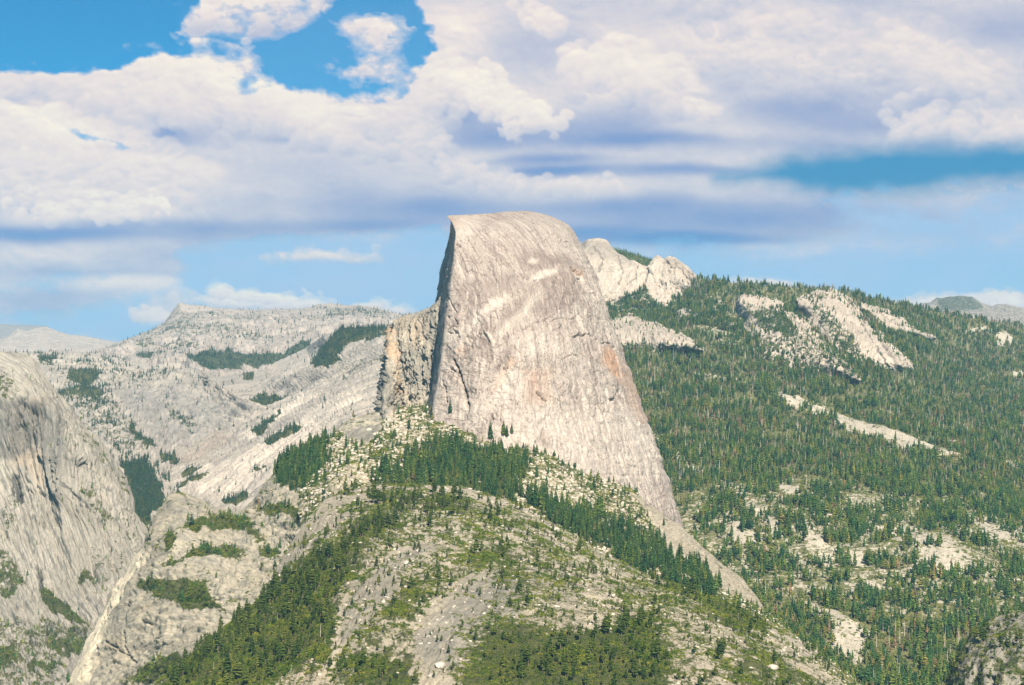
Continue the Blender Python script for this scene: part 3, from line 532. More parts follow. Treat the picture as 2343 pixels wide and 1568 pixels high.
# ------------------------------------------------------------------ lower wall left of the big dome
WT = c1([(238, 900, 5350), (234, 888, 5150), (260, 878, 5140), (285, 862, 5130), (300, 850, 5120), (330, 842, 5110), (352, 852, 5100), (390, 850, 5090), (405, 825, 5080), (440, 810, 5060), (470, 790, 5040), (500, 768, 5010), (520, 748, 4980), (535, 732, 4960), (580, 640, 4950), (640, 640, 4980)])
L8 = loft('lower_wall_cliff', [WT,
     c1([(226, 1010, 5300), (222, 980, 5100), (300, 980, 5000), (400, 970, 4950), (480, 960, 4900), (540, 950, 4870), (640, 940, 4900)]),
     c1([(198, 1200, 5250), (192, 1180, 5030), (280, 1180, 4930), (380, 1180, 4870), (470, 1180, 4830), (540, 1170, 4800), (640, 1160, 4840)]),
     c1([(176, 1450, 5150), (170, 1440, 4940), (280, 1460, 4840), (380, 1470, 4780), (470, 1460, 4740), (540, 1450, 4720), (640, 1450, 4720)]),
     c1([(150, 1620, 5300), (170, 1620, 4850), (300, 1640, 4750), (400, 1640, 4700), (500, 1640, 4650), (640, 1640, 4650)])],
     230, 340, G_CLIFF, amp=17, wl=70, stre=6, ridge=.8, crum=(6, 16), crest=.3, extra=lambda vx, vy, P, fl: blocky(P, fl, 7, 26), back=((30, 4), (120, 30), (300, 200)), veg_wl=25,
     veg=[(c1([(470, 1380), (520, 1320), (500, 1400)]), .9, 3), (c1([(400, 850), (440, 825), (470, 800), (450, 850)]), .8, 2)],
     warm=[(c1([(225, 900), (250, 940), (245, 1350), (225, 1350), (215, 1050)]), .8, 4), (c1([(380, 900), (500, 820), (480, 1050), (350, 1100)]), .25, 8)],
     dark=[(c1([(160, 1100), (200, 1100), (200, 1450), (160, 1450)]), .7, 3), (c1([(300, 1050), (480, 1050), (440, 1400), (300, 1300)]), .55, 8), (c1([(420, 850), (540, 740), (560, 1300), (470, 1460), (480, 1100)]), .6, 6)],
     cracks=[(c1([(262, 940), (258, 1100), (262, 1250)]), 1.8, 10), (c1([(210, 1060), (196, 1250), (190, 1440)]), 1.8, 12), (c1([(300, 1180), (290, 1440)]), 1.5, 8), (c1([(470, 1150), (465, 1300), (450, 1470)]), 1.8, 12), (c1([(430, 900), (410, 1100), (330, 1440)]), 1.5, 8), (c1([(520, 900), (500, 1100), (495, 1300)]), 2, 14), (c1([(240, 1150), (235, 1440)]), 1.4, 8), (c1([(350, 1150), (385, 1440)]), 1.4, 8)],
     label='jagged streaked wall of the lower shoulder, left of the big dome', cat='cliff')
# ------------------------------------------------------------------ the big dome
XL = np.array([(483, 1186), (484.5, 1152), (487, 1132), (489.5, 1118), (490.5, 1104), (491.2, 1075), (492, 1048), (493.5, 1026), (495.5, 1022), (499, 1025), (505, 1031), (511, 1036), (520, 1039), (532, 1043), (545, 1043), (560, 1041), (600, 1039), (640, 1034), (690, 1027), (740, 1018), (800, 1013), (850, 1006), (900, 998), (940, 990), (985, 985), (1230, 960)])
XR = np.array([(483, 1194), (484, 1215), (487, 1232), (491, 1248), (497, 1265), (506, 1284), (515, 1300), (525, 1309), (540, 1318), (560, 1327), (590, 1340), (635, 1360), (690, 1380), (750, 1400), (790, 1415), (830, 1427), (870, 1440), (930, 1460), (980, 1480), (1030, 1500), (1090, 1520), (1150, 1540), (1200, 1553), (1240, 1562), (1300, 1580)])
nl, nc = 430, 380
tt = np.linspace(0, 1, nl)
LV = 483+(1290-483)*(0.25*tt**3+0.62*tt+.13*tt**2); LV[1:8] = 483+np.array([.35, .8, 1.6, 2.8, 4.2, 6, 7.6]); LV = np.sort(LV)
xl = np.interp(LV, XL[:, 0], XL[:, 1]); xr = np.interp(LV, XR[:, 0], XR[:, 1])
xr = xr+2.3*fbm(np.stack([LV/14, LV*0, LV*0], -1), 4)*sstep(500, 560, LV)
aa = 1-(1-np.linspace(0, 1, nc))**1.35                                   # denser towards the right outline
tau = np.clip((1230-LV)/(1230-483), 0, 1)
Dl = 4690-(LV-500)*.46
A, T = np.meshgrid(aa, tau)
xls = np.where(LV < 500, 1028, xl); X = xl[:, None]+(xr-xl)[:, None]*A
Ad = np.clip((X-xls[:, None])/(xr-xls)[:, None], 0, 1); sw = 1.0
Dfront = Dl[:, None]+90*Ad-230*np.sin(np.pi*Ad**.9)*sstep(1.0, .55, T)*.6
Dm = Dfront+430*sw*(1-np.sqrt(np.clip(1-Ad**3.2, 0, 1)))+420*(1-np.sqrt(np.clip(1-T**9, 0, 1)))
X = xl[:, None]+(xr-xl)[:, None]*A; Y = np.repeat(LV[:, None], nc, 1)
Y = Y+4.6*np.exp(-((X-1098)/27)**2)*np.exp(-(LV[:, None]-484)/18)
# dip in the skyline between the overhanging tip and the summit
Pd = unproj(X, Y, Dm)
# the sheer face: strip running back from the left corner, and the far side closing the body
XO = np.array([(483, 1186), (488, 1130), (492, 1060), (497, 1028), (511, 1033), (515, 1032), (540, 1030), (570, 1025), (600, 1021), (640, 1014), (690, 1007), (770, 1001), (860, 992), (940, 980), (1230, 950)])
xo = np.interp(LV, XO[:, 0], XO[:, 1])
ns = 46; ff = np.linspace(1, 0, ns+1)[:-1]
ws = sstep(511, 560, LV)
strip = [unproj(xl+(xo-xl)*f, LV, Dm[:, 0]+(60*f+ws*np.interp(f, [0, .5, 1], [0, 500, 560]))) for f in ff]
strip = np.stack(strip, 1)
bk = []
for k, (f, dd) in enumerate(((.985, 130), (.93, 330), (.8, 620), (.55, 900), (.3, 900))):
    bk.append(unproj(xl+(xr-xl)*f, LV, Dm[:, -1]+dd*np.sqrt(1-tau**6)+30*k*tau)-np.array([0, 0, 25.*(k+1)]))
bk = np.stack(bk, 1)
lb = unproj(xo+30, LV, Dm[:, 0]+1150)[:, None]
Pall = np.concatenate([lb, strip, Pd, bk], 1)
c0 = 1+ns
vxD = np.full(Pall.shape[:2], -999.); vyD = np.repeat(LV[:, None], Pall.shape[1], 1); vxD[:, c0:c0+nc] = X; vxD[:, c0+nc:] = xr[:, None]-4; vxD[:, :c0] = xo[:, None]-30
nD = normals(Pall)
if nD[nl//2, c0+nc//2, 1] > 0: nD = -nD
fl = np.zeros(Pall.shape)
fl[..., 0] = Pall[..., 0]+.55*Pall[..., 1]+22*fbm(Pall/120, 3)
fl[..., 1] = -Pall[..., 2]
cx_, cy_ = vxD, vyD
lean = np.interp(vxD, [1020, 1150, 1300, 1500], [.55, .35, 0, -.1])*np.interp(vyD, [500, 800, 1200], [.5, 1, .2])
fl[..., 0] += lean*fl[..., 1]*.9
front = np.zeros(Pall.shape[1]); front[c0:] = 1; front = front[None, :]
onstrip = 1-front
q = np.stack([fl[..., 0]/46, fl[..., 1]/230, 0*fl[..., 0]], -1)
dis = 3.0*fbm(q+perlin(Pall/90)[..., None]*.5, 6, .52, ridged=True)+14*fbm(Pall/260, 4)+5*fbm(Pall/60, 3, .5, ridged=True)
sc_ = fbm(np.stack([fl[..., 0]/30, fl[..., 1]/19, 0*fl[..., 0]], -1)+perlin(Pall/45)[..., None]*.9, 4, .55)
terr = np.abs(((sc_*2.3+fl[..., 1]/38+2.0*fbm(Pall/140, 3)) % 1)-.5)        # exfoliation steps
dis += blocky(Pall, fl, 2.4, 34)
dis += 2.0*sstep(.06, .22, terr)*sstep(-.1, .4, fbm(Pall/120+9, 3))
dis += 2.2*fbm(Pall/11, 4, .6)
strp = np.stack([Pall[..., 1]/34, Pall[..., 1]*0+3, Pall[..., 2]/420], -1)
dis = dis*(.35+.65*front)+onstrip*(15*fbm(strp, 5, .55, ridged=True))
tip = np.exp(-((vyD-492)/8)**2)
dis *= .12*sstep(490, 520, vyD)+.88*sstep(505, 640, vyD)
dis[:, c0+nc:] = 0; dis[:, :1] = 0
dis *= 1-.8*np.exp(-np.abs(np.arange(Pall.shape[1])-c0)/5.)[None, :]
DCR = [(c1([(628, 1135), (640, 1160), (660, 1210), (680, 1270), (700, 1350), (712, 1410), (722, 1470)]), 2.6, 30), (c1([(610, 1190), (635, 1200), (650, 1225)]), 1.6, 16), (c1([(640, 1160), (648, 1240), (640, 1260)]), 1.2, 8),
       (c1([(800, 962), (830, 955), (855, 975), (868, 1005), (872, 1030)]), 2.2, -11), (c1([(742, 1040), (752, 1000), (790, 972), (825, 965), (850, 985)]), 1.3, 9),
       (c1([(1410, 985), (1440, 968), (1480, 972), (1520, 988)]), 2.0, 13), (c1([(1585, 1025), (1625, 1030), (1665, 1048)]), 1.4, 16), (c1([(1160, 1355), (1185, 1385), (1225, 1412)]), 2.0, 20),
       (c1([(990, 1118), (1015, 1128)]), 1.6, 12), (c1([(945, 1185), (980, 1190)]), 1.6, 14), (c1([(1110, 605), (1150, 615), (1220, 612)]), 1.5, 10), (c1([(1420, 600), (1455, 610)]), 2.2, 14),
       (c1([(1380, 530), (1430, 560), (1450, 580)]), 2.0, 10), (c1([(1240, 280), (1300, 330), (1370, 360)]), 1.6, 7), (c1([(1535, 1215), (1560, 1210), (1580, 1225)]), 1.4, 9), (c1([(1600, 1475), (1640, 1478)]), 1.6, 12),
       (c1([(1100, 1130), (1010, 1040), (1000, 1080), (960, 1130), (900, 1200)]), 2.2, 7), (c1([(1080, 930), (1180, 880), (1290, 840)]), 1.8, 6), (c1([(640, 870), (655, 905)]), 1.3, 9), (c1([(600, 960), (640, 955), (655, 965)]), 1.4, 12),
       (c1([(585, 930), (620, 915), (650, 920)]), 1.2, 8), (c1([(595, 730), (625, 790), (650, 830)]), 1.3, 8), (c1([(590, 850), (600, 860)]), 2, 12), (c1([(550, 1250), (570, 1330), (580, 1400)]), 1.6, 10), (c1([(640, 385), (670, 390)]), 1.6, 10),
       (c1([(740, 360), (765, 380), (755, 400)]), 1.2, 7), (c1([(650, 420), (690, 490)]), 1.2, 6), (c1([(1650, 1400), (1685, 1375), (1690, 1340)]), 3, 8), (c1([(1330, 900), (1350, 915), (1300, 930)]), 1.4, 8),
       (c1([(930, 490), (950, 520), (1000, 525)]), 1.3, 6), (c1([(820, 590), (860, 600), (880, 625)]), 1.2, 6), (c1([(1400, 870), (1340, 850), (1280, 870), (1200, 950)]), 1.4, 5), (c1([(1060, 1000), (1060, 1150), (1040, 1300)]), 1.6, 5),
       (c1([(880, 1490), (870, 1560)]), 2.5, 12), (c1([(940, 1440), (930, 1540)]), 1.4, 8), (c1([(1090, 1530), (1110, 1560), (1135, 1545)]), 1.6, 8), (c1([(1250, 1380), (1245, 1560)]), 1.1, 4),
       ([(1241, 985), (1238, 1005), (1250, 1030)], 3.0, 12), ([(1340, 1100), (1390, 1085), (1440, 1090)], 1.6, 8), ([(1480, 1010), (1500, 1090), (1525, 1170)], 1.6, 5), ([(1350, 1010), (1362, 1050)], 1.4, 6), ([(1410, 1060), (1470, 1075)], 1.2, 7)]
gr = grooves(vxD, vyD, DCR, 1)
r_ = np.random.default_rng(11)
FL = []
for k in range(150):            # short exfoliation edges
    x0 = r_.uniform(1040, 1500); y0 = r_.uniform(520, 1080); L = r_.uniform(6, 26); an = r_.normal(.35 if y0 > 760 else 1.1, .5)
    if x0 > 1300+ (y0-560)*.3: continue
    FL.append(([(x0, y0), (x0+L*.5*math.cos(an), y0+L*.5*math.sin(an)+r_.normal(0, 1.5)), (x0+L*math.cos(an), y0+L*math.sin(an)*.8)], r_.uniform(.9, 1.5), r_.uniform(3, 8)))
gr += grooves(vxD, vyD, FL, 1)*.6
gr *= sstep(486, 496, vyD)
Pall = Pall+nD*((dis+gr)[..., None])
# overhanging tip thrown out over the face
tipm = np.exp(-(((vyD-494)/5.5)**2))*sstep(1060, 1023, vxD)*front
topb = [(80, 5), (220, 60), (480, 260), (800, 700)]
tb = []
dvec = Pall[0]*[1, 1, 0]; dvec /= np.linalg.norm(dvec, axis=1)[:, None]
for b_, d_ in topb: tb.append(Pall[0]+dvec*b_*[1, 1, 0]-np.array([0, 0, d_]))
Pall = np.concatenate([np.array(tb[::-1]), Pall], 0); nb = len(topb)
padr = lambda a: np.concatenate([np.repeat(a[:1], nb, 0), a], 0)
vxD, vyD, fl, gr = padr(vxD), padr(vyD), padr(fl), padr(gr)
warmD = regions(vxD, vyD, Pall, 0, [
    (c1([(1575, 1060), (1640, 1050), (1700, 1120), (1760, 1230), (1800, 1350), (1760, 1330), (1660, 1240), (1590, 1160)]), .85, 9),
    (c1([(1000, 1120), (960, 1180), (900, 1260), (860, 1340), (900, 1330), (980, 1220), (1030, 1150)]), .5, 6),
    (c1([(1380, 520), (1450, 550), (1470, 590), (1420, 580)]), .6, 5), (c1([(1080, 1200), (1260, 1200), (1260, 1420), (1080, 1420)]), .3, 12), (c1([(1700, 1150), (1780, 1260), (1880, 1560), (1820, 1560), (1720, 1280)]), .4, 10),
    (c1([(640, 1060), (700, 1040), (700, 1100), (650, 1110)]), .45, 8), (c1([(600, 190), (700, 240), (680, 270), (610, 230)]), .25, 5)], 8, 60)
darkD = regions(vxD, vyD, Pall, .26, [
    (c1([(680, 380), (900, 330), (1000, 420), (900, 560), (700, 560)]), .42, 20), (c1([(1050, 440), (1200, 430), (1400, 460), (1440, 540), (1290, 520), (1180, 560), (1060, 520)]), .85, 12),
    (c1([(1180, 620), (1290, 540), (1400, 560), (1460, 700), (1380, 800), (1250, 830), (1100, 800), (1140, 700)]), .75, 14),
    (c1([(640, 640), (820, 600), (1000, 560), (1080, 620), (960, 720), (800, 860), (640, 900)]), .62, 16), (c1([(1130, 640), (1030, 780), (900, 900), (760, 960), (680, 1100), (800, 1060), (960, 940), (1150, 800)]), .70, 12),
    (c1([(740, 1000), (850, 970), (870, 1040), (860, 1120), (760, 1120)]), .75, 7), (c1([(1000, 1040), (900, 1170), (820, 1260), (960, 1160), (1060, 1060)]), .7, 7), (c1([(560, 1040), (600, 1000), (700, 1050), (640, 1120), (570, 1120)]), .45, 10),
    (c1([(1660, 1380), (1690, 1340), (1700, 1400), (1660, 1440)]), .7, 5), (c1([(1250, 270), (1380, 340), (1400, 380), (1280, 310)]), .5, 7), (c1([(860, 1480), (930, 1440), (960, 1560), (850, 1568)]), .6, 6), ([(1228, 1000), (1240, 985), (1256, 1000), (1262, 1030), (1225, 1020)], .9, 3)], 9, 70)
paleD = regions(vxD, vyD, Pall, .06, [(c1([(1300, 530), (1220, 540), (1130, 590), (1110, 615), (1200, 612), (1290, 560)]), .9, 6), (c1([(960, 690), (880, 740), (760, 850), (730, 920), (860, 820), (980, 740)]), .8, 8),
    (c1([(1180, 660), (1060, 800), (960, 900), (880, 980), (930, 990), (1080, 850), (1200, 720)]), .7, 9), (c1([(800, 955), (850, 960), (885, 1010), (880, 1050), (860, 1010), (820, 975)]), 1, 3), (c1([(560, 960), (640, 940), (650, 1000), (570, 1040)]), .6, 8),
    (c1([(960, 1180), (900, 1300), (860, 1420), (900, 1480), (1000, 1350), (1040, 1200)]), .5, 12), (c1([(1060, 970), (1200, 960), (1400, 1000), (1420, 1100), (1100, 1120)]), .35, 20), (c1([(900, 1500), (1500, 1440), (1900, 1568), (2000, 1900), (900, 1900)]), .5, 40),
    (c1([(640, 190), (800, 200), (760, 300), (640, 340)]), .5, 14), (c1([(1130, 460), (1180, 470), (1170, 500), (1110, 500)]), .8, 5), (c1([(860, 300), (900, 300), (880, 340)]), .5, 6)], 10, 50)
darkD = np.maximum(darkD, np.clip(-gr/14, 0, .9))
AG = np.zeros(vxD.shape); AG[nb:, c0:c0+nc] = A; AG[:nb] = AG[nb]; AG += .012*fbm(Pall/60, 3)
r5 = np.random.default_rng(8)
for k in range(95):
    a0 = r5.uniform(.04, .98); y0 = r5.uniform(520, 980); ln = r5.uniform(50, 240); wd = r5.uniform(.0022, .0075)
    s_ = np.exp(-((AG-a0)/wd)**2)*sstep(y0, y0+14, vyD)*sstep(y0+ln, y0+ln*.45, vyD)
    if k % 3: darkD = np.maximum(darkD, s_*r5.uniform(.55, 1))
    else: paleD = np.maximum(paleD, s_*.55*sstep(580, 700, vyD))
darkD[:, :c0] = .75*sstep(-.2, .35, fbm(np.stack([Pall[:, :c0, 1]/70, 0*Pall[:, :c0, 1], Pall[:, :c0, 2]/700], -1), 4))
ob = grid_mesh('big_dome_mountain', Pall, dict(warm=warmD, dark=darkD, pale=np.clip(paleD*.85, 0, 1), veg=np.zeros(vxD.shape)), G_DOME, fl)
meta(ob, 'huge bare granite dome with a sheer left face, centre of the view', 'mountain', 'structure')
LAND['dome'] = dict(P=Pall)
# ------------------------------------------------------------------ saddle, apron and near hill
TT = [(700, 1035, 4480), (742, 1012, 4520), (775, 980, 4560), (800, 962, 4600), (840, 948, 4650), (868, 942, 4700), (885, 938, 4730), (930, 932, 4720), (975, 928, 4700), (1010, 922, 4660), (1030, 925, 4600), (1050, 935, 4560), (1068, 952, 4520), (1092, 980, 4490), (1120, 1000, 4470), (1160, 1000, 4450), (1200, 1003, 4440), (1228, 1018, 4430), (1262, 1036, 4420), (1300, 1062, 4410), (1350, 1092, 4400), (1400, 1103, 4390), (1440, 1118, 4370), (1480, 1150, 4340), (1520, 1182, 4320), (1556, 1204, 4300), (1600, 1246, 4250), (1650, 1288, 4200), (1700, 1326, 4140), (1735, 1372, 4080), (1750, 1402, 4040), (1800, 1440, 3980), (1900, 1510, 3850), (2000, 1600, 3700)]
SPUR = [(1436, 1128), (1480, 1140), (1560, 1198), (1610, 1245), (1660, 1285), (1712, 1325), (1748, 1385), (1752, 1402), (1735, 1400), (1680, 1365), (1620, 1340), (1560, 1325), (1520, 1290), (1490, 1240), (1500, 1215), (1480, 1180)]
L9 = loft('talus_saddle_hill', [TT,
     [(690, 1080, 4350), (745, 1040, 4380), (800, 1010, 4400), (870, 990, 4420), (960, 985, 4400), (1040, 1010, 4330), (1130, 1040, 4280), (1230, 1070, 4240), (1330, 1120, 4180), (1430, 1180, 4100), (1520, 1250, 4000), (1600, 1310, 3900), (1700, 1380, 3800), (1850, 1490, 3650), (2000, 1640, 3500)],
     [(690, 1150, 4000), (745, 1110, 3960), (800, 1085, 3920), (870, 1072, 3950), (960, 1070, 4080), (1060, 1090, 4020), (1160, 1120, 3980), (1260, 1160, 3920), (1360, 1220, 3840), (1460, 1280, 3760), (1560, 1330, 3680), (1680, 1390, 3600), (1820, 1480, 3500), (1960, 1620, 3400)],
     [(680, 1300, 3850), (760, 1250, 3830), (860, 1200, 3820), (1000, 1190, 3800), (1140, 1210, 3750), (1280, 1270, 3650), (1420, 1350, 3550), (1560, 1400, 3450), (1700, 1450, 3380), (1950, 1680, 3250)]],
     480, 230, G_NEAR, amp=10, wl=130, stre=2.5, crum=(2.5, 16), crest=.3, skew=.3, back=((40, 20), (160, 140)), veg0=.50, veg_wl=26, wob=12, warm0=.3, extra=lambda vx, vy, P, fl: blocky(P, fl, 2.6, 22),
     veg=[(c4([(850, 400), (930, 370), (1000, 280), (1200, 280), (1350, 330), (1560, 380), (1480, 520), (1480, 570), (1300, 540), (1000, 510), (700, 510), (700, 440)]), .72, 12.0),
          (c4([(760, 100), (900, 110), (1000, 230), (950, 300), (780, 250)]), .38, 12.0), (c4([(560, 180), (650, 130), (740, 100), (760, 200), (700, 280), (560, 260)]), 0, 7.5), (c4([(490, 260), (700, 290), (700, 500), (560, 520), (440, 600), (450, 400)]), .30, 12.0),
          (c4([(1500, 430), (1900, 450), (2100, 620), (1900, 640), (1560, 560)]), .42, 12.0), (SPUR, .27, 4), ([(1590, 1248), (1650, 1262), (1742, 1372), (1700, 1350), (1640, 1300)], .34, 4)],
     dark=[(c4([(560, 180), (650, 130), (740, 100), (760, 200), (700, 280), (560, 260)]), .85, 9.0), (SPUR, .2, 8), (c4([(440, 350), (480, 320), (500, 480), (440, 600)]), .5, 9.0)],
     warm=[(c4([(760, 90), (900, 100), (1000, 200), (980, 260), (780, 180)]), .35, 12.0), (c4([(1300, 520), (1480, 570), (1480, 590), (1300, 560)]), .7, 6.0)],
     cracks=[(c4([(480, 300), (490, 380), (460, 480), (440, 600)]), 2.6, 18), ([(1500, 1230), (1560, 1280), (1620, 1325)], 1.3, 5), ([(1540, 1235), (1610, 1290), (1690, 1345)], 1.3, 6), ([(1580, 1250), (1660, 1310), (1730, 1372)], 1.2, 5), (c4([(2140, 560), (2193, 600), (2160, 620)]), 2.5, 10)],
     label='boulder-strewn saddle and bare spur at the foot of the big dome', cat='hill')
AP = [(90, 1700, 3950), (155, 1568, 4000), (176, 1527, 4020), (190, 1491, 4040), (198, 1470, 4050), (219, 1438, 4070), (243, 1389, 4100), (254, 1361, 4110), (268, 1333, 4130), (293, 1312, 4150), (310, 1276, 4180), (332, 1252, 4200), (333, 1234, 4210), (339, 1213, 4230), (353, 1185, 4250), (374, 1156, 4280), (384, 1135, 4300), (409, 1127, 4320), (434, 1132, 4330), (458, 1146, 4330), (483, 1156, 4340), (497, 1172, 4340), (515, 1182, 4350), (550, 1168, 4360), (578, 1149, 4400), (600, 1121, 4420), (621, 1093, 4440), (640, 1062, 4460), (663, 1045, 4480), (700, 1028, 4500), (750, 1003, 4530), (800, 962, 4560), (865, 946, 4620)]
L10 = loft('apron_hill', [AP,
     [(170, 1700, 3880), (215, 1590, 3900), (250, 1510, 3930), (275, 1440, 3960), (300, 1380, 3990), (335, 1320, 4020), (365, 1260, 4060), (400, 1210, 4100), (450, 1195, 4130), (500, 1215, 4140), (550, 1210, 4150), (600, 1175, 4200), (640, 1125, 4260), (690, 1085, 4330), (750, 1050, 4400), (820, 1010, 4450), (880, 985, 4500)],
     [(280, 1700, 3780), (320, 1610, 3790), (350, 1530, 3800), (380, 1450, 3820), (420, 1380, 3850), (460, 1320, 3880), (500, 1290, 3910), (540, 1280, 3930), (580, 1260, 3950), (620, 1220, 4000), (660, 1170, 4060), (710, 1120, 4140), (770, 1080, 4220), (830, 1050, 4300), (900, 1020, 4350)],
     [(420, 1720, 3550), (480, 1640, 3560), (530, 1560, 3580), (580, 1490, 3620), (630, 1420, 3650), (670, 1360, 3700), (710, 1290, 3750), (750, 1220, 3800), (790, 1160, 3880), (850, 1110, 3960), (920, 1080, 4050)]],
     420, 260, G_NEAR, amp=22, wl=110, stre=3.4, ridge=.65, crum=(4.5, 16), crest=.25, skew=-.5, back=((60, 40), (200, 200), (500, 500)), veg0=.26, veg_wl=34, wob=12, dark0=.42, extra=lambda vx, vy, P, fl: blocky(P, fl, 5.5, 36), pale=[(c6([(430, 1568), (540, 1300), (690, 1080), (850, 740), (930, 680), (985, 690), (900, 860), (800, 1050), (700, 1230), (640, 1400), (600, 1568)]), 1.0, 6)],
     veg=[(c2([(1560, 1040), (1620, 980), (1680, 920), (1860, 820), (1890, 900), (1860, 1220), (1740, 1180), (1620, 1150), (1600, 1070)]), 1.1, 6.0), (c2([(1450, 1260), (1560, 1240), (1760, 1280), (1800, 1330), (1700, 1330), (1600, 1300), (1480, 1280)]), .85, 6.0),
          (c6([(1180, 570), (1350, 490), (1600, 490), (1740, 660), (1700, 680), (1600, 600), (1400, 600), (1260, 600)]), .74, 9.0), (c6([(1050, 800), (1200, 770), (1300, 690), (1500, 680), (1620, 770), (1480, 790), (1280, 760), (1130, 820)]), .66, 9.0),
          (c6([(1700, 700), (1840, 710), (1830, 780), (1720, 770)]), .85, 6.0), (c6([(900, 900), (1020, 900), (1160, 920), (1220, 900), (1340, 910), (1400, 1040), (1500, 1120), (1430, 1110), (1350, 1080), (1220, 1110), (1180, 1040), (1050, 1020), (1000, 960), (900, 940)]), .85, 7.5),
          (c6([(1110, 600), (1160, 620), (1140, 720), (1090, 720)]), .8, 6.0), (c6([(480, 1500), (560, 1290), (700, 1080), (860, 740), (960, 690), (1000, 700), (900, 1000), (720, 1300), (600, 1568)]), -.6, 9.0), (c6([(900, 1440), (1000, 1420), (1200, 1380), (1240, 1420), (1000, 1568), (880, 1568)]), .75, 7.5),
          (c6([(720, 1020), (1500, 1150), (1400, 1260), (1050, 1400), (760, 1560), (640, 1560)]), -.1, 15.0)],
     dark=[(c2([(930, 1200), (1000, 1180), (1230, 1250), (1100, 1300), (960, 1300)]), .55, 9.0), (c6([(820, 1000), (900, 960), (900, 1200), (740, 1300), (720, 1280)]), .65, 9.0), (c6([(960, 800), (1100, 830), (1050, 950), (930, 900)]), .5, 12.0), (c6([(1560, 870), (1720, 870), (1700, 980), (1500, 980)]), .4, 12.0)],
     warm=[(c6([(720, 1260), (830, 1250), (860, 1400), (740, 1440)]), .6, 7.5), (c6([(480, 1450), (560, 1290), (560, 1400), (500, 1568)]), .3, 9.0)],
     cracks=[(c6([(715, 1295), (770, 1330), (830, 1375)]), 2.0, 14), (c6([(945, 1165), (990, 1178), (1035, 1168)]), 2.2, 20), (c6([(850, 740), (790, 900), (700, 1080), (660, 1240)]), 1.6, 9), (c6([(1000, 700), (900, 950), (850, 1130), (830, 1380)]), 2, 12), (c6([(840, 1380), (880, 1420), (860, 1450)]), 2.4, 18),
             (c6([(1200, 340), (1240, 420), (1230, 520)]), 2, 12), (c6([(1300, 380), (1270, 470), (1290, 540)]), 1.8, 10), (c6([(960, 560), (1000, 620), (950, 650)]), 1.8, 12), (c6([(1640, 550), (1780, 545), (1930, 560)]), 1.6, 8), (c6([(1720, 580), (1800, 590)]), 1.4, 6), (c6([(760, 920), (740, 1000), (650, 1180)]), 1.4, 7), (c6([(1420, 980), (1500, 870), (1560, 800)]), 1.3, 6)],
     label='pale fluted granite apron dropping to the canyon, lower left', cat='cliff')
HT = [(180, 1720, 2860), (330, 1590, 2950), (400, 1535, 3010), (440, 1505, 3060), (500, 1452, 3150), (560, 1402, 3230), (590, 1382, 3270), (612, 1342, 3330), (650, 1272, 3430), (700, 1192, 3560), (735, 1150, 3650), (780, 1128, 3700), (850, 1112, 3740), (930, 1108, 3760), (1000, 1112, 3760), (1060, 1116, 3750), (1130, 1137, 3720), (1180, 1154, 3690), (1215, 1170, 3670), (1250, 1192, 3640), (1310, 1225, 3590), (1380, 1266, 3530), (1430, 1292, 3480), (1480, 1318, 3440), (1560, 1346, 3380), (1640, 1374, 3330), (1740, 1412, 3260), (1800, 1450, 3210), (1860, 1492, 3160), (1920, 1535, 3110), (1975, 1580, 3060), (2080, 1690, 2960)]
